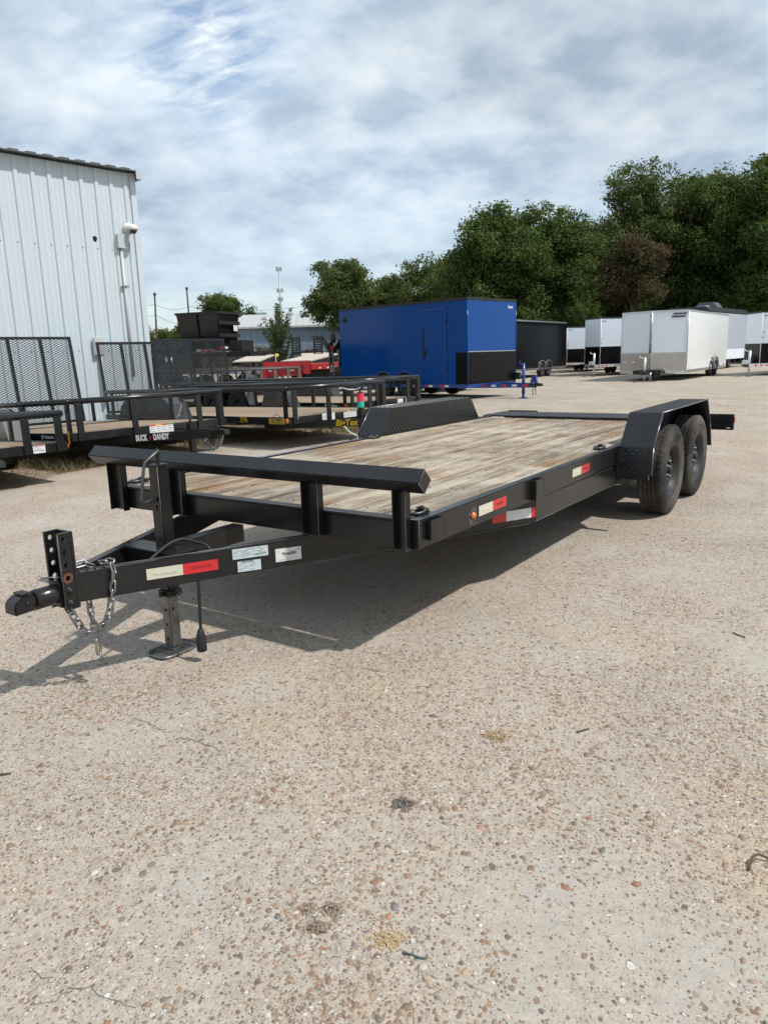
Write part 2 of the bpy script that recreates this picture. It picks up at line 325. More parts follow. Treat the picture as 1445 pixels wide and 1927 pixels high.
class MB:
    def __init__(s): s.v = []; s.f = []; s.sm = []
    def add(s, vs, fs, smooth=False):
        k = len(s.v); s.v += [tuple(v) for v in vs]; s.f += [tuple(i + k for i in f) for f in fs]; s.sm += [smooth] * len(fs); return s
    def box(s, lo, hi, M=None):
        x0, y0, z0 = lo; x1, y1, z1 = hi
        vs = [(x0, y0, z0), (x1, y0, z0), (x1, y1, z0), (x0, y1, z0), (x0, y0, z1), (x1, y0, z1), (x1, y1, z1), (x0, y1, z1)]
        if M is not None: vs = [M @ Vector(v) for v in vs]
        return s.add(vs, [(0, 3, 2, 1), (4, 5, 6, 7), (0, 1, 5, 4), (1, 2, 6, 5), (2, 3, 7, 6), (3, 0, 4, 7)])
    def beam(s, p0, p1, w, h, up=(0, 0, 1)):
        """box from p0 to p1; w across, h along up; centred"""
        p0, p1 = Vector(p0), Vector(p1); d = (p1 - p0).normalized(); side = d.cross(Vector(up)).normalized(); u = side.cross(d)
        vs = [p + side * a * w / 2 + u * b * h / 2 for p in (p0, p1) for a, b in ((-1, -1), (1, -1), (1, 1), (-1, 1))]
        return s.add(vs, [(0, 1, 2, 3), (7, 6, 5, 4), (0, 4, 5, 1), (1, 5, 6, 2), (2, 6, 7, 3), (3, 7, 4, 0)])
    def tube(s, pts, r, n=8, closed=False, smooth=True, cap=True):
        pts = [Vector(p) for p in pts]; m = len(pts); rr = r if isinstance(r, (list, tuple)) else [r] * m
        rings = []; ref = None
        for i, p in enumerate(pts):
            a = pts[(i - 1) % m] if closed or i > 0 else p; c = pts[(i + 1) % m] if closed or i < m - 1 else p
            d = (c - a).normalized()
            if ref is None: ref = d.orthogonal().normalized()
            ref = (ref - d * ref.dot(d)).normalized(); q = d.cross(ref)
            rings.append([p + (ref * math.cos(2 * PI * j / n) + q * math.sin(2 * PI * j / n)) * rr[i] for j in range(n)])
        vs = [v for g in rings for v in g]; fs = []
        for i in range(m if closed else m - 1):
            k = (i + 1) % m
            for j in range(n): fs.append((i * n + j, i * n + (j + 1) % n, k * n + (j + 1) % n, k * n + j))
        if closed is False and cap: fs += [tuple(range(n - 1, -1, -1)), tuple(range((m - 1) * n, m * n))]
        return s.add(vs, fs, smooth)
    def prism(s, poly, lo, hi, axis='z'):
        """extrude a 2-D polygon; axis z: (x,y); y: (x,z); x: (y,z)"""
        def P(a, b, c): return {'z': (a, b, c), 'y': (a, c, b), 'x': (c, a, b)}[axis]
        n = len(poly); vs = [P(a, b, lo) for a, b in poly] + [P(a, b, hi) for a, b in poly]
        fs = [tuple(range(n - 1, -1, -1)), tuple(range(n, 2 * n))] + [(i, (i + 1) % n, n + (i + 1) % n, n + i) for i in range(n)]
        return s.add(vs, fs)
    def lathe(s, prof, n=48, axis='y', c=(0, 0, 0), smooth=True, mod=None, closed=False):
        """prof: (radius, along axis)"""
        m = len(prof); vs = []
        for i in range(n):
            a = 2 * PI * i / n
            for k, (r, h) in enumerate(prof):
                if mod: r += mod(i, k)
                x, y = r * math.cos(a), r * math.sin(a)
                vs.append({'y': (c[0] + x, c[1] + h, c[2] + y), 'x': (c[0] + h, c[1] + x, c[2] + y), 'z': (c[0] + x, c[1] + y, c[2] + h)}[axis])
        fs = []
        for i in range(n):
            j = (i + 1) % n
            for k in range(m if closed else m - 1): fs.append((i * m + k, i * m + (k + 1) % m, j * m + (k + 1) % m, j * m + k))
        return s.add(vs, fs, smooth)
    def quad(s, a, b, c, d): return s.add([a, b, c, d], [(0, 1, 2, 3)])
    def mesh(s, name, m, bevel=0.0):
        me = bpy.data.meshes.new(name); me.from_pydata(s.v, [], s.f)
        me.polygons.foreach_set('use_smooth', s.sm)
        bm = bmesh.new(); bm.from_mesh(me); bmesh.ops.recalc_face_normals(bm, faces=bm.faces)
        if bevel:
            ed = [e for e in bm.edges if len(e.link_faces) == 2 and e.calc_face_angle(0) > 0.5]
            bmesh.ops.bevel(bm, geom=ed, offset=bevel, segments=2, affect='EDGES', clamp_overlap=True)
        bm.to_mesh(me); bm.free(); me.materials.append(m); return me
    def build(s, name, m, parent=None, bevel=0.0, kind=None):
        o = bpy.data.objects.new(name, s.mesh(name, m, bevel)); COL.objects.link(o)
        if parent is not None: o.parent = parent
        if kind: o['kind'] = kind
        return o

def link(name, me, parent=None, M=None):
    o = bpy.data.objects.new(name, me); COL.objects.link(o)
    if parent is not None: o.parent = parent
    if M is not None: o.matrix_local = M
    return o

def text(name, body, size, M, m, parent, bold=0.0, shear=0.0, sx=1.0, ext=0.0006):
    cu = bpy.data.curves.new(name, 'FONT'); cu.body = body; cu.size = size; cu.extrude = ext; cu.offset = bold; cu.shear = shear
    cu.align_x = 'CENTER'; cu.align_y = 'CENTER'; cu.materials.append(m); cu.resolution_u = 3
    tmp = bpy.data.objects.new(name + '_curve', cu); COL.objects.link(tmp); dg = bpy.context.evaluated_depsgraph_get()
    me = bpy.data.meshes.new_from_object(tmp.evaluated_get(dg)); bpy.data.objects.remove(tmp); me.name = name
    if not me.materials: me.materials.append(m)
    o = bpy.data.objects.new(name, me); COL.objects.link(o); o.parent = parent
    o.matrix_local = M @ Matrix.Diagonal((sx, 1, 1, 1)); return o

def smooth(pts, n=5):
    P = [Vector(p) for p in pts]; P = [P[0] * 2 - P[1]] + P + [P[-1] * 2 - P[-2]]; out = []
    for i in range(1, len(P) - 2):
        a, b, c, d = P[i - 1:i + 3]
        for k in range(n):
            t = k / n; out.append(0.5 * ((2 * b) + (c - a) * t + (2 * a - 5 * b + 4 * c - d) * t * t + (3 * b - a - 3 * c + d) * t ** 3))
    return out + [P[-2]]

def face_matrix(origin, right, up):
    r = Vector(right).normalized(); u = Vector(up).normalized(); n = r.cross(u)
    M = Matrix((r, u, n)).transposed().to_4x4(); M.translation = Vector(origin); return M

def copy_tree(o, parent=None):
    c = o.copy(); COL.objects.link(c)
    if parent is not None: c.parent = parent
    for ch in list(o.children): copy_tree(ch, c)
    return c

def np_mesh(name, V, F, m, col=None, smooth=False):
    me = bpy.data.meshes.new(name); V = np.ascontiguousarray(V, dtype=np.float32); F = np.ascontiguousarray(F, dtype=np.int32); k = F.shape[1]
    me.vertices.add(len(V)); me.vertices.foreach_set('co', V.ravel())
    me.loops.add(F.size); me.loops.foreach_set('vertex_index', F.ravel())
    me.polygons.add(len(F)); me.polygons.foreach_set('loop_start', np.arange(0, F.size, k, dtype=np.int32))
    try: me.polygons.foreach_set('loop_total', np.full(len(F), k, dtype=np.int32))
    except Exception: pass
    me.polygons.foreach_set('use_smooth', np.full(len(F), smooth))
    me.update(calc_edges=True)
    if col is not None:
        a = me.color_attributes.new('Col', 'FLOAT_COLOR', 'POINT')
        a.data.foreach_set('color', np.concatenate([col, np.ones((len(col), 1))], 1).astype(np.float32).ravel())
    me.materials.append(m); return me

def vnoise(x, y, seed=0):
    """cheap smooth 2-D value noise in numpy"""
    g = np.random.default_rng(seed).random((64, 64)); xi = np.floor(x).astype(int); yi = np.floor(y).astype(int); fx = x - xi; fy = y - yi
    fx = fx * fx * (3 - 2 * fx); fy = fy * fy * (3 - 2 * fy); A = lambda i, j: g[(xi + i) % 64, (yi + j) % 64]
    return (A(0, 0) * (1 - fx) + A(1, 0) * fx) * (1 - fy) + (A(0, 1) * (1 - fx) + A(1, 1) * fx) * fy

# ------------------------------------------------------------------ ground
def poly_sheet(name, pts, z, m, jag=0.0, step=0.25, seed=1):
    rr = random.Random(seed); out = []
    for i, p in enumerate(pts):
        q = pts[(i + 1) % len(pts)]; L = math.dist(p, q); n = max(1, int(L / step)) if jag else 1
        nx, ny = -(q[1] - p[1]) / L, (q[0] - p[0]) / L
        for k in range(n):
            t = k / n; j = rr.uniform(-jag, jag) + jag * 1.5 * math.sin(t * L * 1.3 + i)
            out.append((p[0] + (q[0] - p[0]) * t + nx * j, p[1] + (q[1] - p[1]) * t + ny * j, z))
    mb = MB(); mb.add(out, [tuple(range(len(out)))]); return tag(mb.build(name, m), kind='structure')

b = MB(); b.box((-900, -900, -1.0), (900, 900, -0.010)); tag(b.build('ground', GRAVEL), kind='structure')
poly_sheet('dirt_verge', [(-4.2, 7.0), (-5.4, 3.5), (-12, 3), (-16, 12), (-9, 26), (-1, 23), (1.2, 17), (-0.2, 12.6), (-2.3, 11.6)], -0.005, DIRT, 0.12, 0.3, 3)
poly_sheet('concrete_slab', [(-4.04, 7.64), (-4.6, 5.6), (-6.2, 3.0), (-9, -8), (16, -8), (17, 13), (9, 15.5), (3, 14.2), (-0.2, 12.5), (-1.05, 12.3), (-2.32, 11.49), (-3.2, 10.0), (-3.81, 8.85)], 0.0, CONCRETE, 0.07, 0.22, 5)

CRACKM = mat('crack_dirt', (0.15, 0.13, 0.11), 0.95, var=0.3, vscale=60)
def crack(pts, w, seed):
    rr = random.Random(seed); path = []
    for (p, q) in zip(pts[:-1], pts[1:]):
        n = max(2, int(math.dist(p, q) / 0.016))
        for k in range(n):
            t = k / n; path.append((p[0] + (q[0] - p[0]) * t + rr.gauss(0, 0.006), p[1] + (q[1] - p[1]) * t + rr.gauss(0, 0.006)))
    vs = []; fs = []; gapn = 0
    for i, p in enumerate(path):
        q = path[min(i + 1, len(path) - 1)]; o = path[max(i - 1, 0)]; d = Vector((q[0] - o[0], q[1] - o[1])).normalized(); n = Vector((-d.y, d.x))
        ww = 0.6 * w * rr.uniform(0.1, 1.0) * (0.35 + 0.65 * math.sin(PI * (i + 1) / (len(path) + 1)))
        vs += [(p[0] + n.x * ww, p[1] + n.y * ww, 0.0012), (p[0] - n.x * ww, p[1] - n.y * ww, 0.0012)]
        gapn = (gapn - 1) if gapn > 0 else (rr.randint(2, 7) if rr.random() < 0.13 else 0)
        if i and not gapn: k = 2 * i; fs.append((k - 2, k - 1, k + 1, k))
    m = MB(); m.add(vs, fs); tag(m.build('crack', CRACKM), kind='structure')
crack([(0.769, 3.931), (0.803, 3.88), (0.895, 3.769), (0.916, 3.62), (0.881, 3.447), (0.842, 3.34)], 0.006, 1)
crack([(1.049, 3.754), (1.121, 3.66), (1.2, 3.561), (1.239, 3.438), (1.356, 3.398), (1.466, 3.351), (1.636, 3.329), (1.805, 3.286)], 0.0065, 2)
crack([(0.26, 4.626), (0.346, 4.405), (0.461, 4.243), (0.541, 4.126), (0.769, 3.931)], 0.005, 3)
crack([(-1.102, 2.646), (-1.042, 2.62), (-0.985, 2.543), (-0.929, 2.495), (-0.855, 2.442), (-0.756, 2.36), (-0.639, 2.299), (-0.539, 2.209), (-0.49, 2.158)], 0.006, 4)
crack([(-0.796, 1.373), (-0.746, 1.336), (-0.686, 1.31), (-0.626, 1.292), (-0.6, 1.281), (-0.565, 1.258), (-0.528, 1.253), (-0.484, 1.243)], 0.004, 5)
crack([(-0.686, 1.31), (-0.714, 1.276), (-0.768, 1.253)], 0.003, 6)
crack([(-0.639, 1.389), (-0.623, 1.422), (-0.603, 1.441)], 0.003, 7)
crack([(0.142, 1.271), (0.19, 1.26), (0.224, 1.239)], 0.003, 8)
crack([(-1.918, 3.442), (-1.96, 3.633), (-1.987, 3.932), (-2.183, 4.464)], 0.004, 9)
crack([(-0.36, 2.06), (-0.298, 2.101), (-0.234, 2.143)], 0.0025, 10)

# embedded pebbles standing proud of the worn concrete near the path edge
def make_pebbles():
    n = 66000; d = 0.75 + 7.2 * RNG.random(n) ** 1.6; a = (RNG.random(n) - 0.5) * 1.5
    x = d * np.sin(a); y = d * np.cos(a)
    clus = 0.5 * vnoise(x * 2.2 + 9, y * 2.2 + 3, 1) + 0.3 * vnoise(x * 6, y * 6 + 20, 2) + 0.2 * vnoise(x * 0.8 + 5, y * 0.8 + 5, 3)
    keep = RNG.random(n) < np.clip((clus - 0.40) * 4.0, 0.04, 1.0); x, y = x[keep], y[keep]; n = len(x)
    s = np.clip(np.exp(RNG.normal(math.log(0.0033), 0.46, n)), 0.0018, 0.0115)
    e = 1 + 0.7 * RNG.random(n); th = RNG.random(n) * 2 * PI; hz = s * (0.20 + 0.28 * RNG.random(n))
    k = 5; ang = np.arange(k) * 2 * PI / k
    wob = 1 + 0.24 * (RNG.random((n, k)) - 0.5)
    ox = np.cos(ang)[None] * s[:, None] * e[:, None] * wob; oy = np.sin(ang)[None] * s[:, None] * wob
    def ring(f, z):
        X = ox * f; Y = oy * f
        return np.stack([x[:, None] + X * np.cos(th)[:, None] - Y * np.sin(th)[:, None], y[:, None] + X * np.sin(th)[:, None] + Y * np.cos(th)[:, None], np.broadcast_to(z[:, None], X.shape)], -1)
    top = np.stack([x, y, hz], -1)[:, None]
    V = np.concatenate([ring(1.0, np.full(n, -0.002)), ring(0.80, hz * 0.75), top], 1).reshape(-1, 3); m = 2 * k + 1
    F = []
    for i in range(k):
        j = (i + 1) % k
        F += [(i, j, k + j), (i, k + j, k + i), (k + i, k + j, 2 * k)]
    F = (np.array(F)[None] + (np.arange(n) * m)[:, None, None]).reshape(-1, 3)
    pal = np.array([(0.27, 0.165, 0.10), (0.21, 0.13, 0.09), (0.34, 0.24, 0.16), (0.36, 0.30, 0.24), (0.12, 0.115, 0.115), (0.44, 0.39, 0.33), (0.30, 0.14, 0.075), (0.46, 0.43, 0.38), (0.19, 0.155, 0.135)])
    c = pal[RNG.choice(len(pal), n, p=[.22, .19, .16, .13, .06, .06, .08, .02, .08])] * (0.75 + 0.5 * RNG.random((n, 1)))
    c = 0.92 * (0.86 * c + 0.16 * np.array([0.34, 0.30, 0.25]))
    me = np_mesh('pebbles', V, F, PEBBLE, np.repeat(c, m, 0), True)
    o = link('pebbles', me); tag(o, kind='stuff', label='small rounded brown and grey pebbles set in the worn concrete', cat='pebbles')
make_pebbles()

def make_grit():
    """loose angular gravel grains on the far lot and along the verge"""
    n = 16000; y = 9 + 26 * RNG.random(n) ** 1.6; x = (RNG.random(n) - 0.35) * y * 1.15
    s = 0.006 + 0.013 * RNG.random(n) ** 2; V = RNG.normal(0, 1, (n, 4, 3)); V /= np.linalg.norm(V, axis=2, keepdims=True); V *= s[:, None, None]; V[..., 2] *= 0.7
    V += np.stack([x, y, s * 0.35 - 0.008], -1)[:, None]
    F = (np.array([(0, 1, 2), (0, 2, 3), (0, 3, 1), (1, 3, 2)])[None] + (np.arange(n) * 4)[:, None, None]).reshape(-1, 3)
    c = np.array([0.40, 0.36, 0.30]) * (0.65 + 0.5 * RNG.random((n, 1)))
    tag(link('gravel', np_mesh('gravel', V.reshape(-1, 3), F, PEBBLE, np.repeat(c, 4, 0))), kind='stuff', label='loose pale gravel grains scattered over the far lot', cat='gravel')
make_grit()

def make_grass():
    edge = [(-4.5, 6.3), (-4.04, 7.64), (-3.81, 8.85), (-3.2, 10.0), (-2.32, 11.49), (-1.05, 12.3), (-0.2, 12.55)]
    P = []
    for _ in range(15000):
        i = random.randrange(len(edge) - 1); t = random.random(); p, q = edge[i], edge[i + 1]
        o = abs(random.gauss(0, 1.0)) + 0.03
        x = p[0] + (q[0] - p[0]) * t; y = p[1] + (q[1] - p[1]) * t
        L = math.dist(p, q); nx, ny = -(q[1] - p[1]) / L, (q[0] - p[0]) / L
        P.append((x + nx * o, y + ny * o))
    P = np.array(P); cl = vnoise(P[:, 0] * 2.2 + 30, P[:, 1] * 2.2 + 10, 8); k = RNG.random(len(P)) < np.clip((cl - 0.28) * 2.4, 0.05, 1); P = P[k]; cl = cl[k]; n = len(P)
    h = (0.03 + 0.10 * RNG.random(n) ** 2) * (0.5 + cl); a = RNG.random(n) * 2 * PI; w = 0.002 + 0.003 * RNG.random(n); ln = h * (0.2 + 1.3 * RNG.random(n)); b2 = RNG.random(n) * 2 * PI
    z = np.full(n, -0.006); c0 = np.stack([P[:, 0] - np.cos(a) * w, P[:, 1] - np.sin(a) * w, z], -1); c1 = np.stack([P[:, 0] + np.cos(a) * w, P[:, 1] + np.sin(a) * w, z], -1)
    t = np.stack([P[:, 0] + np.cos(b2) * ln, P[:, 1] + np.sin(b2) * ln, h], -1)
    mid = 0.5 * (c0 + t) + np.array([0, 0, 1]) * (h * 0.22)[:, None]; mid2 = mid + np.stack([np.cos(a) * w * 1.6, np.sin(a) * w * 1.6, z * 0], -1)
    V = np.stack([c0, c1, mid2, mid, t], 1).reshape(-1, 3)
    F = (np.array([(0, 1, 2), (0, 2, 3), (3, 2, 4)])[None] + (np.arange(n) * 5)[:, None, None]).reshape(-1, 3)
    g = RNG.random((n, 1)) < 0.22
    c = np.where(g, np.array([[0.13, 0.17, 0.05]]), np.array([[0.36, 0.28, 0.16]])) * (0.5 + 0.7 * RNG.random((n, 1)))
    tag(link('dry_grass', np_mesh('dry_grass', V, F, LEAF, np.repeat(c, 5, 0))), kind='stuff', label='dry straw coloured grass along the slab edge under the parked trailers', cat='grass')
make_grass()

# ------------------------------------------------------------------ trees
def leaves(clumps, per, size, cols, seed, up=0.35, spread=1.0):
    """many leaf-sized quads in clumps -> arrays"""
    g = np.random.default_rng(seed); C = np.array([c[:3] for c in clumps]); Rr = np.array([c[3] for c in clumps]); m = len(C)
    n = m * per; idx = np.repeat(np.arange(m), per)
    d = g.normal(0, 1, (n, 3)); d /= np.linalg.norm(d, axis=1, keepdims=True); rad = g.random(n) ** 0.45
    P = C[idx] + d * (rad * Rr[idx] * spread)[:, None] * np.array([1.1, 1.1, 0.8])
    nrm = d * 0.7 + g.normal(0, 0.6, (n, 3)) + np.array([0, 0, up]); nrm /= np.linalg.norm(nrm, axis=1, keepdims=True)
    t = np.cross(nrm, g.normal(0, 1, (n, 3))); t /= np.linalg.norm(t, axis=1, keepdims=True); u = np.cross(nrm, t)
    s = size * (0.55 + 0.9 * g.random(n))[:, None]
    V = np.stack([P - t * s * 0.5, P - u * s * 0.3 + nrm * s * 0.06, P + t * s * 0.5, P + u * s * 0.3 + nrm * s * 0.06], 1).reshape(-1, 3)
    F = np.arange(4 * n).reshape(-1, 4)
    cols = np.array(cols); cc = cols[g.integers(0, len(cols), m)] * (0.8 + 0.4 * g.random((m, 1))); c = cc[idx] * (0.7 + 0.6 * g.random((n, 1)))
    return V, F, np.repeat(c, 4, 0)

GREENS3 = [(0.076, 0.118, 0.026), (0.088, 0.130, 0.030), (0.112, 0.145, 0.032), (0.062, 0.104, 0.026)]
OLIVE = [(0.096, 0.130, 0.034), (0.112, 0.140, 0.038), (0.080, 0.112, 0.032)]
def tree(name, x, y, h, r, label, group='trees along the back of the lot', cols=GREENS3, dens=1.0, leaf=0.2, base=0.22, seed=1, squash=1.0, per=84, gap=0.0, lean=(0, 0), cat='tree', tr=None):
    rr = random.Random(seed); root = empty(name, (x, y, 0), 0, label, cat, group)
    zc = h * (base + 1) / 2; rz = h * (1 - base) / 2; clumps = []
    # crown built from several uneven boughs
    nb = max(5, int(8 + r * 2.2)); boughs = []
    for i in range(nb):
        a = 2 * PI * i / nb + rr.uniform(-0.4, 0.4); k = rr.uniform(0.30, 0.85); zz = zc + rz * (-0.75 + 1.45 * ((i * 0.618 + 0.1 * rr.random()) % 1))
        f = math.sqrt(max(0.1, 1 - ((zz - zc) / rz) ** 2)); boughs.append((lean[0] * zz + r * k * f * math.cos(a), lean[1] * zz + r * k * f * math.sin(a), zz, r * rr.uniform(0.36, 0.58)))
    boughs.append((lean[0] * h, lean[1] * h, h - r * 0.42, r * 0.5)); boughs.append((0, 0, zc, r * 0.55))
    for bx, by, bz, br in boughs:
        for _ in range(max(5, int(13 * dens * br * br / (0.55 + 0.25 * br)))):
            d = Vector((rr.gauss(0, 1), rr.gauss(0, 1), rr.gauss(0, 1))).normalized() * br * rr.random() ** 0.4
            c = Vector((bx, by, bz)) + Vector((d.x, d.y, d.z * 0.85 * squash))
            if rr.random() < gap or c.z < h * base * 0.8 or c.z > h: continue
            clumps.append((c.x, c.y, c.z, rr.uniform(0.45, 0.95) * (0.6 + 0.1 * r)))
    V, F, c = leaves(clumps, per, leaf, cols, seed)
    link('crown', np_mesh('crown', V, F, LEAF, c), root)
    t = MB(); tr = tr or max(0.10, 0.022 * h); top = zc + rz * 0.45
    t.tube([(0, 0, -0.05), (rr.uniform(-.1, .1), rr.uniform(-.1, .1), h * base), (lean[0] * zc + rr.uniform(-.2, .2), lean[1] * zc, zc), (lean[0] * top, lean[1] * top, top)], [tr * 1.35, tr, tr * 0.62, tr * 0.2], 8)
    for bx, by, bz, br in boughs:
        z0 = rr.uniform(0.5, 0.8) * bz; q = Vector((bx * 0.45, by * 0.45, (z0 + bz) / 2 + 0.3))
        t.tube([(lean[0] * z0, lean[1] * z0, z0), q, (bx, by, bz)], [tr * 0.42, tr * 0.28, tr * 0.08], 5)
    for c4 in rr.sample(clumps, min(len(clumps), 26)):
        b4 = min(boughs, key=lambda q: (q[0] - c4[0]) ** 2 + (q[1] - c4[1]) ** 2 + (q[2] - c4[2]) ** 2)
        t.tube([(b4[0], b4[1], b4[2] - 0.3), c4[:3]], [tr * 0.10, tr * 0.04], 4)
    t.build('trunk', BARK, root); return root

def at(px, Y, dx=0): return (px - 722 + 8) / 1381 * Y + dx
TR = 'trees along the back of the lot'
tree('broadleaf_tree', at(655, 62), 62, 9.0, 2.9, 'round dark tree left of the line, over the blue trailer roof corner', cols=OLIVE, base=0.30, seed=11, gap=0.2, dens=1.1, leaf=0.21)
tree('broadleaf_tree', at(728, 64), 64, 7.9, 2.2, 'smaller tree touching the round dark tree beside it', cols=OLIVE, base=0.28, seed=12, gap=0.25, leaf=0.21)
tree('broadleaf_tree', at(805, 60), 60, 8.6, 2.9, 'airy tree with thin ragged top left of the tallest dense tree pair', cols=OLIVE, base=0.2, seed=13, gap=0.3, leaf=0.19)
tree('broadleaf_tree', at(925, 54), 54, 11.3, 4.0, 'dense dark green tree rising behind the blue trailer roof', base=0.14, seed=14, dens=1.25)
tree('broadleaf_tree', at(1052, 56), 56, 11.2, 3.9, 'dense dark green tree above the black box trailer', base=0.14, seed=15, dens=1.25)
tree('broadleaf_tree', at(1175, 58), 58, 14.9, 3.9, 'tall tree with open ragged top above the brown dead tree', cols=OLIVE, base=0.25, seed=16, gap=0.5, dens=1.0)
tree('broadleaf_tree', at(1308, 58), 58, 14.3, 4.3, 'tall tree between the ragged tree and the tree at the picture edge', base=0.2, seed=17, gap=0.25)
tree('broadleaf_tree', at(1425, 54), 54, 14.3, 4.5, 'tallest dark tree at the right edge over the white trailers', base=0.15, seed=18, dens=1.1)
tree('broadleaf_tree', at(1535, 56), 56, 15.0, 4.0, 'dark tree beyond the right edge of the tree line', base=0.15, seed=19)
for i, (px, Y, h, r, lb) in enumerate([(885, 68, 10.5, 3.8, 'shaded back row tree behind the airy tree'), (985, 68, 11.4, 4.0, 'shaded back row tree between the two dense trees'), (1112, 68, 12.2, 4.2, 'shaded back row tree behind the dead tree, to its left'),
                                       (1240, 69, 13.8, 4.4, 'shaded back row tree behind the dead tree, to its right'), (1372, 68, 14.6, 4.4, 'shaded back row tree behind the grey camper'), (1470, 68, 11, 3.8, 'shaded back row tree at the right edge')]):
    tree('broadleaf_tree', at(px, Y), Y, h, r, lb, base=0.1, seed=30 + i, leaf=0.34, per=34)
tree('dead_tree', at(1178, 52), 52, 8.6, 2.15, 'brown dried out tree standing in front of the green tree line', group=None, cols=[(0.115, 0.070, 0.040), (0.095, 0.070, 0.036), (0.075, 0.082, 0.028), (0.085, 0.10, 0.03)], base=0.50, seed=20, leaf=0.17, gap=0.35, dens=1.3)
tree('broadleaf_tree', at(435, 84), 84, 8.4, 2.9, 'dark round tree behind the black dump bed, left of the blue building', group='trees behind the far building', base=0.2, seed=21, leaf=0.2, per=100, cols=GREENS3)
tree('broadleaf_tree', at(497, 92), 92, 6.9, 2.0, 'low tree peeping over the white roof of the blue building', group='trees behind the far building', base=0.2, seed=22, leaf=0.2, per=80, cols=OLIVE)
tree('broadleaf_tree', at(366, 80), 80, 5.6, 2.1, 'low tree left of the black dump bed', group='trees behind the far building', base=0.12, seed=23, leaf=0.2, per=80, cols=OLIVE)
tree('broadleaf_tree', at(330, 84), 84, 4.6, 2.2, 'low bushy tree between the leaning pole and the dump bed', group='trees behind the far building', base=0.08, seed=25, leaf=0.2, per=80, cols=OLIVE)
tree('broadleaf_tree', at(292, 84), 84, 4.9, 1.5, 'small tree right beside the corner of the white metal building', group='trees behind the far building', base=0.1, seed=24, leaf=0.2, per=80)

def sapling(x, y, h, r, label, cols, seed, n=26):
    """young tree of upward shooting leafy branches"""
    rr = random.Random(seed); root = empty('young_tree', (x, y, 0), 0, label, 'young tree'); t = MB(); clumps = []
    t.tube([(0, 0, -0.05), (0.05, 0, h * 0.4), (0, 0.05, h * 0.93)], [0.05, 0.035, 0.01], 6)
    for i in range(n):
        z0 = h * rr.uniform(0.10, 0.72); a = rr.uniform(0, 2 * PI); k = r * rr.uniform(0.45, 1.0) * (1.15 - 0.6 * z0 / h); e = Vector((math.cos(a) * k, math.sin(a) * k, z0 + h * rr.uniform(0.14, 0.30)))
        m = Vector((math.cos(a) * k * 0.55, math.sin(a) * k * 0.55, z0 + h * 0.06)); t.tube([(0, 0, z0), m, e], [0.018, 0.012, 0.004], 4)
        for q in range(9):
            f = q / 8; p = (Vector((0, 0, z0)) * (1 - f) ** 2 + m * 2 * f * (1 - f) + e * f * f); clumps.append((p.x, p.y, p.z, 0.13 + 0.12 * (1 - f)))
    for q in range(14): clumps.append((rr.gauss(0, .03), rr.gauss(0, .03), h * (0.45 + 0.55 * q / 14), 0.14))
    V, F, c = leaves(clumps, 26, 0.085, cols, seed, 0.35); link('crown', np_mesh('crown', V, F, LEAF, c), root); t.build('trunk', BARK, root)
sapling(at(533, 37), 37, 4.0, 1.05, 'spiky young green tree in front of the blue building', [(0.085, 0.115, 0.045), (0.10, 0.13, 0.05), (0.07, 0.095, 0.04)], 41, 34)
sapling(at(1096, 45), 45, 4.6, 1.5, 'bright yellow green young tree behind the black and white box trailers', [(0.11, 0.15, 0.02), (0.085, 0.13, 0.022), (0.06, 0.10, 0.02)], 42, 34)
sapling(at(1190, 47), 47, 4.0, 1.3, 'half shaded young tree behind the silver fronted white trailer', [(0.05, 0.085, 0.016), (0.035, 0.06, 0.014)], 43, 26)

def undergrowth():
    rr = random.Random(9); cl = []
    for _ in range(1500):
        px = rr.uniform(720, 1750); Y = rr.uniform(56, 72); x = at(px, Y); cl.append((x, Y, rr.random() ** 1.3 * (4.2 if px > 840 else 2.2), rr.uniform(0.5, 1.1)))
    for _ in range(500):
        px = rr.uniform(200, 560); Y = rr.uniform(86, 104); cl.append((at(px, Y), Y, rr.random() * 2.6, rr.uniform(0.6, 1.2)))
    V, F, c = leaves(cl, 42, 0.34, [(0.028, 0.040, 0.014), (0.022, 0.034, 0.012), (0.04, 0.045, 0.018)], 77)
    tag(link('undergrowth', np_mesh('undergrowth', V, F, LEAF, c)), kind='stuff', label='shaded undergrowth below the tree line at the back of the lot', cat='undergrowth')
undergrowth()

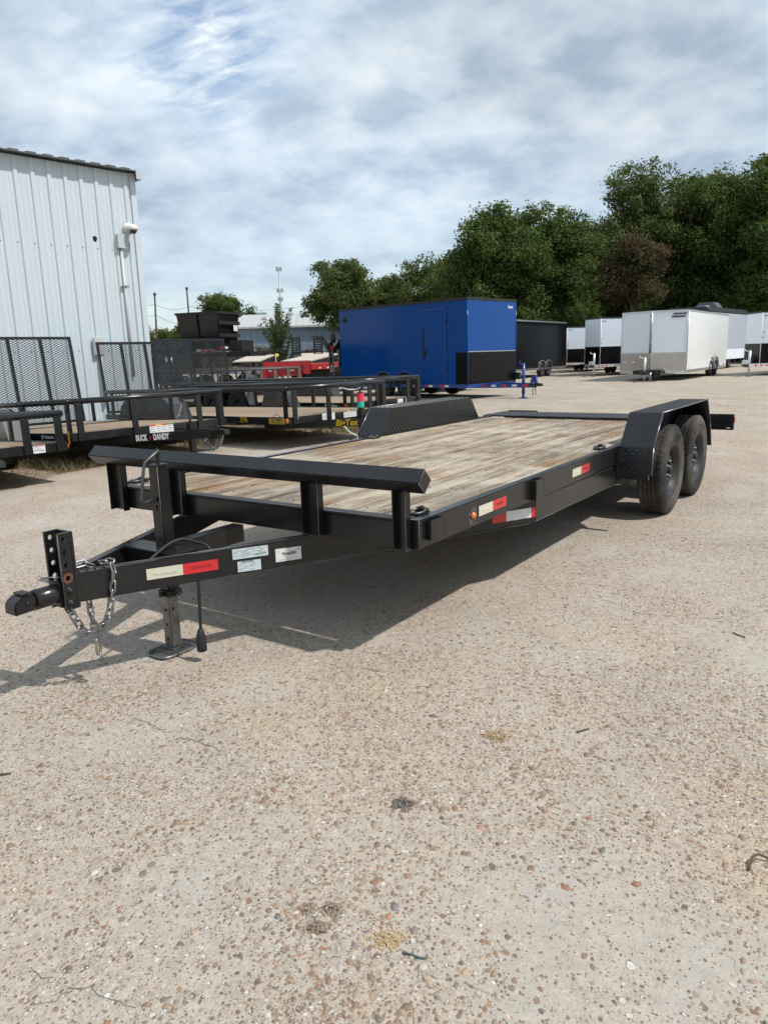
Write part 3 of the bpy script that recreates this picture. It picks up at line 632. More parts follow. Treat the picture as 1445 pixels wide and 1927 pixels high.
# ------------------------------------------------------------------ white metal building on the left
def metal_building():
    root = empty('metal_building', (-4.87, 16.0, 0), math.atan2(-0.72, -0.69), 'white ribbed metal building with low grey eave on the left', 'building')
    H = 5.02; L = 11.5
    w = MB(); w.box((0.0, -9, -0.1), (L, 0, H)); w.build('wall', SIDING, root)
    # rib: two fold lines with a flat crown
    prof = [(-0.055, 0.0), (-0.030, 0.030), (0.030, 0.030), (0.055, 0.0)]
    rm = MB().prism(prof, 0.0, H - 0.01, 'z').mesh('rib', SIDING)
    lm = MB().prism([(-0.02, 0), (-0.012, 0.005), (0.012, 0.005), (0.02, 0)], 0.0, H - 0.012, 'z').mesh('minor_rib', SIDING)
    for k in range(37):
        x = 0.20 + 0.305 * k
        link('rib', rm, root, Matrix.Translation((x, 0.0005, 0)))
        for q in (0.105, 0.20): link('minor_rib', lm, root, Matrix.Translation((x + q, 0.0004, 0)))
    t = MB(); t.box((-0.016, -0.02, 0), (0.10, 0.034, H)); t.box((-0.014, -0.4, 0), (-0.001, -0.021, H)); t.build('corner_trim', SIDING, root)
    # roof sheet overhanging the eave, with raised ribs at its edge
    rf = MB(); sl = 0.12
    rf.prism([(0.20, H + 0.015), (0.20, H + 0.032), (-9, H + 0.032 + 9.2 * sl), (-9, H + 0.015 + 9.2 * sl)], -0.05, L + 0.1, 'x'); ro = rf.build('roof', TRIMG, root)
    rb = MB().prism([(0.0, 0.0), (0.0, 0.026), (-9, 0.026 + 9.0 * sl), (-9, 9.0 * sl)], -0.075, 0.075, 'x').mesh('roof_rib', TRIMG)
    for k in range(37): link('roof_rib', rb, ro, Matrix.Translation((0.24 + 0.305 * k, 0.203, H + 0.03)))
    e = MB(); e.box((-0.065, -0.4, H - 0.13), (-0.051, 0.215, H + 0.06)); e.box((-0.05, 0.205, H - 0.13), (0.05, 0.215, H + 0.06)); e.build('eave_cap', BOXG, root)
    sm = MB().lathe([(0.0, 0.012), (0.009, 0.010), (0.013, 0.0)], 8, 'y').mesh('screw', INKG)
    for k in range(36):
        for z in (3.52, 1.55):
            link('screw', sm, root, Matrix.Translation((0.20 + 0.305 * k + 0.10, 0.006, z)))
    h = MB(); h.add([(0.95 + 0.045 * math.cos(a) * (1 + 0.12 * math.sin(3 * a)), 0.0055, 3.70 + 0.055 * math.sin(a)) for a in [i * PI / 8 for i in range(16)]], [tuple(range(16))]); h.build('hole', DARK, root)
    M = root.matrix_world
    def put(p): return M @ Vector(p)
    c = MB(); c.tube([(0.445, 0.055, 1.0), (0.445, 0.055, 3.58)], 0.029, 10); pr = empty('conduit_pipe', (0, 0, 0), 0, 'grey vertical conduit pipe with junction box on the white wall', 'conduit')
    pr.matrix_world = M.copy(); c.build('pipe', CONDUIT, pr)
    j = MB(); j.box((0.36, 0.032, 3.55), (0.53, 0.12, 3.82)); j.build('junction_box', BOXG, pr, 0.006)
    s = MB(); s.box((0.37, 0.035, 2.80), (0.52, 0.10, 2.83)); s.build('strap', GALV, pr)
    cr = empty('security_camera', (0, 0, 0), 0, 'white dome security camera on an arm near the building corner', 'camera'); cr.matrix_world = M.copy()
    m = MB(); m.lathe([(0.0, 0.0), (0.10, 0.0), (0.10, 0.03), (0.055, 0.06), (0.05, 0.17), (0, 0.17)], 20, 'y', (0.25, 0.034, 3.96)); m.build('mount', PLASTW, cr)
    d = MB(); d.lathe([(0.0, 0.075), (0.05, 0.07), (0.085, 0.048), (0.10, 0.01), (0.10, -0.03), (0.085, -0.035)], 24, 'z', (0.25, 0.24, 3.93)); d.build('housing', PLASTW, cr)
    d = MB(); d.lathe([(0.08, -0.03), (0.074, -0.07), (0.048, -0.10), (0.0, -0.112)], 20, 'z', (0.25, 0.24, 3.93)); d.build('dome', mat('smoked_dome', (0.02, 0.02, 0.02), 0.08, coat=1.0), cr)
    er = empty('electrical_box', (0, 0, 0), 0, 'pale electrical box low on the white metal wall', 'electrical box'); er.matrix_world = M.copy()
    bx = MB(); bx.box((1.04, 0.034, 1.45), (1.25, 0.09, 1.80)); bx.build('cabinet', CONDUIT, er, 0.008)
    bx = MB(); bx.box((1.055, 0.091, 1.47), (1.235, 0.098, 1.78)); bx.build('door', CONDUIT, er, 0.004)
    bx = MB(); bx.tube([(1.13, 0.09, 0.5), (1.13, 0.09, 1.42)], 0.03, 8); bx.build('pipe', CONDUIT, er)
metal_building()

# ------------------------------------------------------------------ far background
def far_building():
    root = empty('far_building', (-14.0, 70, 0), R(4), 'low blue walled shed with a shallow white metal roof far behind', 'building')
    W = mat('blue_siding', (0.17, 0.235, 0.31), 0.55, var=0.1); H = 4.2
    b = MB(); b.box((0, 0, -0.1), (18, 12, H)); b.build('wall', W, root)
    rm = MB().box((-0.05, -0.035, 0), (0.05, 0, H - 0.05)).mesh('wall_rib', W)
    for k in range(30): link('wall_rib', rm, root, Matrix.Translation((0.3 + 0.6 * k, -0.0005, 0)))
    r = MB(); RW = mat('white_roof_metal', (0.40, 0.41, 0.41), 0.45, var=0.06, dust=0.1)
    r.add([(-0.4, -0.4, H), (18.4, -0.4, H), (18.4, 6, H + 1.45), (1.0, 6, H + 1.45), (-0.4, 12.4, H), (18.4, 12.4, H)], [(0, 1, 2, 3), (3, 2, 5, 4), (0, 3, 4)])
    ro = r.build('roof', RW, root)
    sm = MB().beam((0, -0.4, H + 0.02), (0, 6, H + 1.47), 0.07, 0.05).mesh('roof_seam', RW)
    for k in range(30): link('roof_seam', sm, ro, Matrix.Translation((1.0 + 0.6 * k, 0, 0)))
    e = MB(); e.box((-0.4, -0.42, H - 0.14), (18.4, -0.401, H + 0.02)); e.build('eave_trim', RW, root)
far_building()

def vine_fence():
    root = empty('chain_link_fence', (-14, 60, 0), R(2), 'grey chain link fence overgrown with dead brown vines before the blue shed', 'fence')
    pm = MB().tube([(0, 0, 0), (0, 0, 2.3)], 0.04, 6).mesh('fence_post', GALV)
    for k in range(9): link('fence_post', pm, root, Matrix.Translation((1.9 * k, 0, 0)))
    r = MB(); r.tube([(0, 0, 2.28), (15.2, 0, 2.28)], 0.025, 6); r.build('top_rail', GALV, root)
    w = MB()
    for k in range(160):
        x = k * 0.19 - 7.6
        for s in (1, -1):
            x0, x1 = x, x + s * 2.25; 
            if 0 <= min(x0, x1) and max(x0, x1) <= 15.2: w.beam((x0, 0.005 * s, 0.02), (x1, 0.005 * s, 2.27), 0.012, 0.012, (0, 1, 0))
    w.build('wire_mesh', GALV, root, kind='stuff')
    rr = random.Random(4); cl = []
    for k in range(560):
        x = rr.uniform(0, 15.2); hh = 1.2 + 1.3 * float(vnoise(np.array([x * 0.9]), np.array([3.3]), 6)[0]); cl.append((x, rr.uniform(-.12, .12), rr.uniform(0.35, 1.05) * hh, rr.uniform(0.15, 0.4)))
    V, F, c = leaves(cl, 40, 0.13, [(0.15, 0.115, 0.085), (0.19, 0.15, 0.11), (0.10, 0.085, 0.06)], 5)
    o = link('vines', np_mesh('vines', V, F, LEAF, c), root); o['kind'] = 'stuff'
vine_fence()

def pole(px, Y, h, label, lean=0.0, arm=False):
    root = empty('utility_pole', (at(px, Y), Y, 0), 0, label, 'utility pole', 'utility poles on the horizon')
    m = MB(); m.tube([(0, 0, 0), (lean * h, 0, h)], [0.12, 0.085], 8); m.build('post', POLEW, root)
    m = MB()
    if arm: m.box((lean * h - 0.9, -0.06, h - 0.7), (lean * h + 0.9, 0.06, h - 0.58))
    else: m.box((lean * h - 0.12, -0.12, h - 0.22), (lean * h + 0.12, 0.12, h + 0.02))
    m.build('crossarm' if arm else 'pole_cap', POLEW, root)
    return Vector((at(px, Y) + lean * h, Y, h))
pA = pole(306, 76, 8.0, 'leaning dark wooden utility pole nearest the white building', 0.045)
pB = pole(371, 84, 9.2, 'upright wooden utility pole behind the black dump bed')
def wire(p, q, sag, lbl, r=0.022):
    m = MB(); p, q = Vector(p), Vector(q)
    m.tube([p.lerp(q, i / 10) - Vector((0, 0, 4 * sag * (i / 10) * (1 - i / 10))) for i in range(11)], r, 4)
    tag(m.build('power_line', INKG), lbl, 'cable', 'power lines over the far lot')
wire((-46, 74, 7.0), (pA.x, pA.y, 6.9), 0.5, 'thin power line running left from the leaning pole, upper')
wire((-46, 74, 4.9), (pA.x, pA.y, 5.9), 0.5, 'thin power line running left from the leaning pole, lower')
wire((pA.x, pA.y, 6.9), (pB.x, pB.y, 7.2), 0.4, 'thin power line between the two wooden poles, upper')
wire((pA.x, pA.y, 5.9), (pB.x, pB.y, 5.4), 0.4, 'thin power line between the two wooden poles, lower')
wire((pB.x, pB.y, 7.2), (-6, 96, 8.1), 0.7, 'thin power line running right from the upright pole past the tower, upper')
wire((pB.x, pB.y, 5.9), (-6, 96, 7.0), 0.7, 'thin power line running right from the upright pole past the tower, lower')
def cell_tower():
    Y = 165; root = empty('cell_tower', (at(541, Y) - 0.3, Y, 0), 0, 'slim grey cell tower with antenna clusters on the horizon', 'tower')
    m = MB(); m.tube([(0, 0, 0), (0, 0, 20.5)], [0.26, 0.14], 8); m.build('mast', TOWER, root)
    for z, s in ((20.0, 1.0), (15.6, 1.15), (13.8, 0.8), (8.6, 1.0)):
        m = MB()
        for k in range(6):
            a = k * PI / 3; x, y = math.cos(a) * 0.55 * s, math.sin(a) * 0.55 * s; m.box((x - 0.09, y - 0.09, z - 0.4), (x + 0.09, y + 0.09, z + 0.45)); m.beam((0, 0, z), (x, y, z), 0.06, 0.06)
        m.build('antenna_cluster', TOWER, root)
cell_tower()

# ------------------------------------------------------------------ wheels
def tyre_mesh(Rr, w, rim_r, deep=True):
    """lathed tyre with ribs, grooves and sipes; axis y, outer face at y=+w/2"""
    h = w / 2; pr = [(rim_r, -h * 0.72), (rim_r + 0.02, -h * 0.92), (rim_r + (Rr - rim_r) * 0.5, -h), (Rr - 0.03, -h * 0.93), (Rr - 0.010, -h * 0.82)]
    ribs = [(-0.78, -0.50), (-0.44, -0.16), (-0.10, 0.10), (0.16, 0.44), (0.50, 0.78)]
    tread = []
    for a, b in ribs:
        tread += [(Rr - 0.009, a * h), (Rr, a * h + 0.002), (Rr, b * h - 0.002), (Rr - 0.009, b * h)]
    pr2 = pr + tread + [(Rr - 0.010, h * 0.82), (Rr - 0.03, h * 0.93), (rim_r + (Rr - rim_r) * 0.62, h), (rim_r + (Rr - rim_r) * 0.45, h * 1.0), (rim_r + (Rr - rim_r) * 0.43, h * 0.975), (rim_r + 0.028, h * 0.93), (rim_r + 0.012, h * 0.90), (rim_r, h * 0.78)]
    t0, t1 = len(pr), len(pr) + len(tread)
    def mod(i, k):
        if deep and t0 <= k < t1:
            rib = (k - t0) // 4; q = (k - t0) % 4
            if q in (1, 2): return -0.0032 if (i + rib + (1 if q == 2 else 0)) % 3 == 0 else 0
        if deep and k in (t0 - 1, t1): return -0.004 if i % 4 < 2 else 0
        return 0
    b = MB()
    if not deep: b.lathe(pr2, 30, 'y'); return b
    N2 = 150; b.lathe(pr2[:t0], 72, 'y'); b.lathe(pr2[t1:], 72, 'y')
    b.lathe(pr2[t0 - 1:t1 + 1], N2, 'y', mod=lambda i, k: mod(i, k + t0 - 1) if 0 < k < t1 - t0 + 1 else 0, smooth=False); return b

def rim_mesh(rr, w, holes=8, n=48):
    b = MB(); h = w / 2
    b.lathe([(rr + 0.012, h * 0.86), (rr + 0.004, h * 0.90), (rr - 0.008, h * 0.86), (rr - 0.014, h * 0.76), (rr - 0.024, h * 0.73), (rr - 0.026, h * 0.60), (rr - 0.036, h * 0.57), (rr - 0.038, h * 0.34), (rr - 0.042, h * 0.26)], n, 'y')
    R0, R1, R2, R3, R4 = rr - 0.042, rr - 0.052, rr - 0.098, rr * 0.42, rr * 0.30
    Y = [h * 0.26, h * 0.34, h * 0.50, h * 0.58, h * 0.50]
    rings = [R0, R1, R2, R3, R4]; vs = []; fs = []
    for i in range(n):
        a = 2 * PI * i / n
        for k, r in enumerate(rings): vs.append((r * math.cos(a), Y[k], r * math.sin(a)))
    for i in range(n):
        j = (i + 1) % n; ph = (i * holes / n) % 1
        for k in range(4):
            if k == 1 and 0.2 <= ph < 0.6: continue
            fs.append((i * 5 + k, i * 5 + k + 1, j * 5 + k + 1, j * 5 + k))
    b.add(vs, fs, False); return b

_wm = {}
def wheel(parent, loc, Rr, w, rr, side=1, rubber=None, rim=None, deep=False, hubm=None, holes=8):
    """part 'wheel' (the tyre) > rim, hub, lug_nut"""
    key = (Rr, w, rr, deep, (rubber or RUBBERD).name, (rim or RIM).name, holes)
    if key not in _wm:
        h = MB(); h.lathe([(0.0, w * 0.40), (0.028, w * 0.39), (0.034, w * 0.37), (0.036, 0.0)], 20, 'y')
        nut = MB()
        for k in range(5):
            a = 2 * PI * k / 5; nut.lathe([(0.0, w * 0.345), (0.011, w * 0.335), (0.012, w * 0.22)], 6, 'y', (0.062 * math.cos(a), 0, 0.062 * math.sin(a)))
        back = MB(); back.lathe([(0, -w * 0.12), (rr - 0.045, -w * 0.12)], 24, 'y')
        _wm[key] = (tyre_mesh(Rr, w, rr, deep).mesh('wheel', rubber or RUBBERD), rim_mesh(rr, w, holes).mesh('rim', rim or RIM), h.mesh('hub', hubm or rim or RIM), nut.mesh('lug_nuts', RINGM), back.mesh('brake_drum', DARK))
    t, r, h, nt, bk = _wm[key]
    M = Matrix.Translation(loc) @ (Matrix.Identity(4) if side > 0 else Matrix.Rotation(PI, 4, 'Z'))
    o = link('wheel', t, parent, M @ Matrix.Rotation(random.uniform(0, 6), 4, 'Y')); link('rim', r, o); link('hub', h, o); link('lug_nuts', nt, o); link('brake_drum', bk, o)
    return o

LINK_P = []
for i in range(20):
    a = 2 * PI * i / 20; LINK_P.append((0.0125 * math.cos(a), 0, (0.013 if math.sin(a) > 0 else -0.013) + 0.0125 * math.sin(a)))
LINKM = MB().tube(LINK_P, 0.0048, 7, closed=True).mesh('link', GALV)
def chain(parent, pts, scale=1.0, name='safety_chain', pitch=0.037):
    """a hanging chain whose links are sub-parts"""
    pts = [Vector(p) for p in pts]; L = [0]
    for p, q in zip(pts[:-1], pts[1:]): L.append(L[-1] + (q - p).length)
    def P(s):
        s = min(max(s, 0), L[-1] - 1e-6); i = max(k for k in range(len(pts) - 1) if L[k] <= s); return pts[i].lerp(pts[i + 1], (s - L[i]) / (L[i + 1] - L[i]))
    root = bpy.data.objects.new(name, LINKM); COL.objects.link(root); root.parent = parent; n = int(L[-1] / (pitch * scale)); first = True
    for k in range(n + 1):
        s = k * pitch * scale; d = (P(s + 0.012) - P(s - 0.012))
        if d.length < 1e-6: continue
        M = Matrix.Translation(P(s)) @ d.to_track_quat('Z', 'Y').to_matrix().to_4x4() @ Matrix.Rotation(R(45 if k % 2 else 135) + random.gauss(0, 0.25), 4, 'Z') @ Matrix.Scale(scale, 4)
        if first: root.matrix_local = M; first = False; M0 = M.inverted(); continue
        link('link', LINKM, root, M0 @ M)
    return root

# ------------------------------------------------------------------ the flatbed car hauler
def car_hauler():
    root = empty('flatbed_trailer', (-0.7096, 3.5483, 0), -2.1796, 'long black flatbed car trailer with weathered plank deck in the foreground', 'trailer')
    W = 1.038; ZD = 0.612; ZC = 0.487
    # planks
    n = 11; wi = 2 * (W - 0.055) / n; L0, L1 = -4.58, -0.065
    for k in range(n):
        y = -(W - 0.055) + wi * (k + 0.5); dz = random.uniform(-0.0035, 0.0015); o = MB()
        o.box((L0 + random.uniform(0, .02), -wi / 2 + 0.0045, -0.036), (L1 - random.uniform(0, .012), wi / 2 - 0.0045, 0)); ob = o.build('plank', WOOD, root, 0.004); ob.matrix_local = Matrix.Translation((0, y, ZD - 0.006 + dz))
    sc = MB()
    for k in range(n):
        for a in (-0.16, -0.75, -1.37, -1.95, -2.55, -3.15, -3.75, -4.3):
            for q in (-0.3, 0.3):
                sc.lathe([(0, 0.0012), (0.006, 0.001), (0.007, 0)], 6, 'z', (a + random.gauss(0, .012), -(W - 0.055) + wi * (k + 0.5 + q), ZD - 0.0065))
    sc.build('deck_screws', RUST, root, kind='stuff')
    b = MB()
    for k in range(7): b.box((-0.75 - 0.6 * k - 0.025, -W + 0.05, ZC + 0.01), (-0.75 - 0.6 * k + 0.025, W - 0.05, ZD - 0.048))
    b.build('cross_member', BLACKR, root)
    # side rails, C channel flanges proud at top and bottom
    for s in (1, -1):
        b = MB(); y0, y1 = sorted((s * (W - 0.05), s * W)); b.box((-4.62, y0, ZC), (0.0, y1, ZD)); b.build('side_rail', BLACK, root, 0.004)
        # frame beam that runs from the coupler out to the rail and back under it
        o = MB(); z0, z1 = 0.352, 0.484
        P = [(0.948, s * 0.032), (-1.235, s * 1.026), (-2.70, s * 1.026)]; Q = [(0.948, s * -0.018), (-1.225, s * 0.974), (-2.70, s * 0.974)]
        for i in range(2):
            sh = -0.012 if i == 0 else 0; za = lambda k: (z1 + 0.002, z0 + 0.016) if k == 0 else ((z1, z0 + 0.004) if k == 1 else (z1 - 0.012, z0 - 0.014))
            (ta, ba), (tb, bb) = za(i), za(i + 1)
            vs = [(*P[i], ba), (*P[i], ta), (*Q[i], ta), (*Q[i], ba), (*P[i + 1], bb), (*P[i + 1], tb), (*Q[i + 1], tb), (*Q[i + 1], bb)]
            o.add(vs, [(0, 1, 2, 3), (4, 7, 6, 5), (0, 4, 5, 1), (1, 5, 6, 2), (2, 6, 7, 3), (3, 7, 4, 0)])
        o.build('frame_beam', BLACK, root, 0.004)
        b = MB(); y0, y1 = sorted((s * 0.90, s * 0.973)); b.box((-5.3, y0, 0.36), (-2.705, y1, 0.486)); b.build('rear_frame_beam', BLACKR, root, 0.004)
        # bracket that carries the fender
        b = MB(); y0, y1 = sorted((s * (W + 0.001), s * 1.245)); b.box((-2.70, y0, 0.378), (-2.672, y1, 0.468)); b.build('fender_bracket', BLACK, root, 0.003)
        # stake pockets
        for a in (-0.115, -1.19, -2.635):
            b = MB(); t = 0.007; w2 = 0.058; yo = 0.022 if a > -0.5 else 0.034; zb, zt = (0.518, 0.600) if a > -0.5 else (0.495, 0.604)
            ys = lambda u, v: sorted((s * u, s * v))
            y0, y1 = ys(W + 0.001, W + yo); b.box((a - w2, y0, zb), (a - w2 + t, y1, zt)); b.box((a + w2 - t, y0, zb), (a + w2, y1, zt))
            y0, y1 = ys(W + yo - t, W + yo); b.box((a - w2 + t, y0, zb), (a + w2 - t, y1, zt)); b.build('stake_pocket', BLACK, root, 0.0015)
        # tie-down rings
        for a in (-0.14, -2.50, -4.60):
            y = s * 0.955; b = MB(); b.box((a - 0.045, y - 0.03, ZD - 0.0045), (a + 0.045, y + 0.03, ZD + 0.002)); b.tube([(a - 0.02, y - 0.03, ZD + 0.006), (a - 0.02, y, ZD + 0.018), (a - 0.02, y + 0.03, ZD + 0.006)], 0.012, 6)
            pl = b.build('tie_down_plate', BLACKR, root)
            g = MB(); g.tube([(a + 0.02 + 0.040 * math.cos(q), y + 0.032 * math.sin(q), ZD + 0.010 - 0.003 * math.cos(q)) for q in [2 * PI * i / 20 for i in range(20)]], 0.0052, 7, closed=True); g.build('ring', RINGM, pl)
        # marker light and scuffed paint patch
        b = MB(); b.lathe([(0, s * 0.012), (0.011, s * 0.010), (0.0165, s * 0.002), (0.017, 0)], 18, 'y', (-0.478, s * (W + 0.001), 0.541)); b.build('marker_light', ORANGE, root)
        for (a0, z, q) in ((-0.531, 0.5495, 1), (-1.757, 0.5495, 1)):
            y = s * (W + 0.0012); h = 0.0245
            m = MB(); m.box((a0 - 0.148, min(y, y + s * .0016), z - h), (a0, max(y, y + s * .0016), z + h)); m.build('cream_reflector', WHITER, root)
            m = MB(); m.box((a0 - 0.298, min(y, y + s * .0016), z - h), (a0 - 0.1485, max(y, y + s * .0016), z + h)); m.build('red_reflector', RED, root)
            if s > 0:
                for dx, mm in ((0.074, CREAMP), (0.224, DRED)): text('lettering', 'TRAVELLER', 0.015, face_matrix((a0 - dx, y + 0.002, z), (-1, 0, 0), (0, 0, 1)), mm, root, 0.0003, 0.2)
    for q in range(26):
        pass
    sc = MB(); rr = random.Random(3)
    for q in range(46):
        an = rr.uniform(0, 2 * PI); d = rr.uniform(0.024, 0.045); x = -0.478 + d * math.cos(an) * 0.9; z = 0.541 + d * math.sin(an); k = rr.uniform(0.0015, 0.005)
        sc.add([(x - k, W + 0.0008, z - k * rr.random()), (x + k * rr.random(), W + 0.0008, z - k), (x + k, W + 0.0008, z + k * rr.random()), (x - k * rr.random(), W + 0.0008, z + k)], [(0, 1, 2, 3)])
    sc.build('paint_chips', mat('chipped_primer', (0.17, 0.17, 0.165), 0.8), root, kind='stuff')
    # reflector on the angled beam just below the rail
    d = Vector((-1.235 - 0.948, 1.026 - 0.032, 0)).normalized(); nrm = Vector((-d.y, d.x, 0)); nrm = -nrm if nrm.y < 0 else nrm
    def onbeam(a): k = (a - 0.948) / d.x; return Vector((0.948, 0.032, 0)) + d * k
    def patch(name, a0, a1, z0, z1, m, off=0.0012, th=0.0016, zt=0.0, par=None):
        """thin plate on the beam face; zt tilts it along the beam"""
        p, q = onbeam(a0) + nrm * off, onbeam(a1) + nrm * off; e = nrm * th
        vs = [(p.x, p.y, z0), (q.x, q.y, z0 + zt), (q.x, q.y, z1 + zt), (p.x, p.y, z1)]; vs += [(v[0] + e.x, v[1] + e.y, v[2]) for v in vs]
        b = MB(); b.add(vs, [(0, 1, 2, 3), (4, 5, 6, 7), (0, 1, 5, 4), (1, 2, 6, 5), (2, 3, 7, 6), (3, 0, 4, 7)]); return b.build(name, m, par or root)
    def bm_(a, z, off=0.0032): p = onbeam(a) + nrm * off; return face_matrix((p.x, p.y, z), tuple(d), (0, 0, 1))
    patch('cream_reflector', 0.689, 0.553, 0.410, 0.456, WHITER, zt=-0.003); patch('red_reflector', 0.5525, 0.415, 0.406, 0.453, RED, zt=-0.003)
    text('lettering', 'TRAVELLER', 0.0185, bm_(0.6208, 0.4306, 0.0028), INKG, root, 0.0007, 0.25); text('lettering', 'TRAVELLER', 0.0185, bm_(0.621, 0.4315, 0.0045), CREAMP, root, 0.0004, 0.25); text('lettering', 'TRAVELLER', 0.0175, bm_(0.484, 0.4285), DRED, root, 0.0004, 0.25)
    patch('red_reflector', -0.955, -1.043, 0.388, 0.443, RED, zt=-0.001); patch('white_reflector', -1.0435, -1.2045, 0.387, 0.442, WHITES, zt=-0.002); patch('red_reflector', -1.205, -1.232, 0.385, 0.440, RED, zt=-0.001)
    # rating plates and dealer sticker
    s1 = patch('rating_label', 0.354, 0.204, 0.434, 0.480, BLUES, zt=-0.005); s2 = patch('inspection_label', 0.336, 0.238, 0.374, 0.421, BLUES, zt=-0.004); s3 = patch('dealer_sticker', 0.173, 0.059, 0.389, 0.449, WHITES, zt=-0.004)
    def lines(par, a0, a1, zs, rng, m=INKG, off=0.0031):
        b = MB(); rr2 = random.Random(rng)
        for z in zs:
            x = a0
            while x > a1:
                ln = rr2.uniform(0.006, 0.02); x1 = max(a1, x - ln)
                if rr2.random() < 0.72:
                    p, q = onbeam(x) + nrm * off, onbeam(x1) + nrm * off; zz = z - 0.033 * (a0 - x); b.quad((p.x, p.y, zz - 0.0011), (q.x, q.y, zz - 0.0011), (q.x, q.y, zz + 0.0011), (p.x, p.y, zz + 0.0011))
                x = x1 - rr2.uniform(0.002, 0.006)
        b.build('fine_print', m, par)
    lines(s1, 0.348, 0.212, [0.474, 0.4675, 0.461, 0.4545, 0.448], 1); lines(s1, 0.348, 0.29, [0.4415], 2)
    b = MB()
    for k in range(15):
        p, q = onbeam(0.266 - k * 0.0036) + nrm * 0.0031, onbeam(0.266 - k * 0.0036 - random.uniform(0.0010, 0.0026)) + nrm * 0.0031; b.quad((p.x, p.y, 0.4385), (q.x, q.y, 0.4385), (q.x, q.y, 0.4455), (p.x, p.y, 0.4455))
    b.build('bar_code', INK, s1)
    lines(s2, 0.330, 0.262, [0.409, 0.402, 0.395, 0.388, 0.381], 3)
    b = MB(); p, q = onbeam(0.319) + nrm * 0.0031, onbeam(0.27) + nrm * 0.0031; b.quad((p.x, p.y, 0.4135), (q.x, q.y, 0.412), (q.x, q.y, 0.4185), (p.x, p.y, 0.4195)); b.build('header_bar', INKG, s2)
    text('lettering', 'TRAILERS', 0.0185, bm_(0.114, 0.4205), INK, s3, 0.0005, 0.12, 0.92).matrix_parent_inverse = Matrix.Identity(4)
    lines(s3, 0.166, 0.135, [0.441, 0.435], 5, INK); lines(s3, 0.095, 0.064, [0.4385, 0.4325], 6, INK); lines(s3, 0.158, 0.13, [0.3955], 7, INK); lines(s3, 0.096, 0.078, [0.3955], 8, INK)
    b = MB()
    for (a0, z0, a1, z1) in ((0.129, 0.447, 0.107, 0.4455), (0.129, 0.447, 0.129, 0.432), (0.107, 0.4455, 0.107, 0.4305), (0.134, 0.411, 0.116, 0.394), (0.116, 0.394, 0.111, 0.3925), (0.111, 0.3925, 0.098, 0.409)):
        p, q = onbeam(a0) + nrm * 0.0034, onbeam(a1) + nrm * 0.0034; b.beam((p.x, p.y, z0), (q.x, q.y, z1), 0.0007, 0.0005, tuple(nrm))
    b.build('outline_print', INKG, s3)
    # front of the deck
    b = MB(); b.box((-0.05, -W + 0.0505, ZC + 0.002), (-0.002, W - 0.0505, 0.597)); b.build('front_rail', BLACK, root, 0.004)
    b = MB(); b.box((-0.062, -W + 0.0505, 0.6005), (0.001, W - 0.0505, 0.6095)); b.build('front_angle', BLACKR, root, 0.002)
    # channel posts of the front stop, open towards the coupler
    for y, w2, zb in ((0.967, 0.034, 0.480), (0.487, 0.050, 0.492), (-0.422, 0.046, 0.492), (-0.925, 0.062, 0.478)):
        b = MB(); b.box((0.003, y - w2, zb), (0.010, y + w2, 0.755)); b.box((0.0105, y - w2, zb), (0.042, y - w2 + 0.007, 0.752)); b.box((0.0105, y + w2 - 0.007, zb), (0.042, y + w2, 0.752)); b.build('stop_post', BLACK, root, 0.0015)
    s = 0.0375 * math.sqrt(2); b = MB(); b.prism([(0.03 + s, 0.785), (0.03, 0.785 + s), (0.03 - s, 0.785), (0.03, 0.785 - s)], -1.09, 1.09, 'y')
    b.v = [(x, y, z) for x, y, z in b.v]; b.build('stop_bar', BLACK, root, 0.004)
    b = MB(); wear = [((0.0015, W + 0.0008, ZC), (0.0015, W + 0.0008, ZD)), ((0.0425, 1.0005, 0.482), (0.0425, 1.0005, 0.745)), ((0.0425, 0.5365, 0.494), (0.0425, 0.5365, 0.74)), ((0.0425, -0.376, 0.494), (0.0425, -0.376, 0.74)), ((0.001, -0.98, 0.6105), (0.001, 0.92, 0.6105)),
        ((-2.69, 1.0265, 0.339), (-1.235, 1.0265, 0.357)), ((-2.66, 1.0275, 0.4735), (-1.25, 1.0275, 0.4855)), ((0.03, 1.0915, 0.785 - 0.052), (0.03 + 0.052, 1.0915, 0.785)), ((0.03, 1.0915, 0.785 + 0.052), (0.03 + 0.052, 1.0915, 0.785)), ((0.499, -0.03, 0.847), (0.4295, -0.033, 0.847)), ((0.4955, 0.033, 0.5), (0.4955, 0.033, 0.845)),
        ((0.9945, 0.0495, 0.355), (0.9945, 0.0495, 0.655)), ((0.92, 0.048, 0.501), (0.0, 0.469, 0.487)), ((0.03, 0.4565, 0.354), (-1.2, 1.018, 0.354))]
    for p, q in wear: b.tube([p, q], 0.0016, 4)
    b.build('rubbed_edges', BARE, root, kind='stuff')
    # tongue
    b = MB(); b.box((0.445, -0.185, 0.405), (0.565, 0.185, 0.4885)); b.build('jack_cross_member', BLACK, root, 0.003)
    b = MB(); b.box((0.002, -0.052, 0.405), (0.4435, 0.022, 0.4895)); b.build('centre_beam', BLACK, root, 0.003)
    # jack: outer tube, crank, inner leg, foot
    b = MB(); h = 0.032; b.box((0.462 - h, -h, 0.285), (0.462 + h, h, 0.845)); jt = b.build('jack_tube', BLACK, root, 0.006)
    b = MB(); b.box((0.462 - h - .001, -h - .001, 0.8455), (0.462 + h + .001, h + .001, 0.853)); b.build('cap', BLACKR, jt, 0.002)
    b = MB(); b.lathe([(0, 0.92), (0.011, 0.915), (0.013, 0.90), (0.009, 0.895), (0.009, 0.853)], 10, 'z', (0.462, 0, 0)); b.build('crank_post', BLACKR, jt)
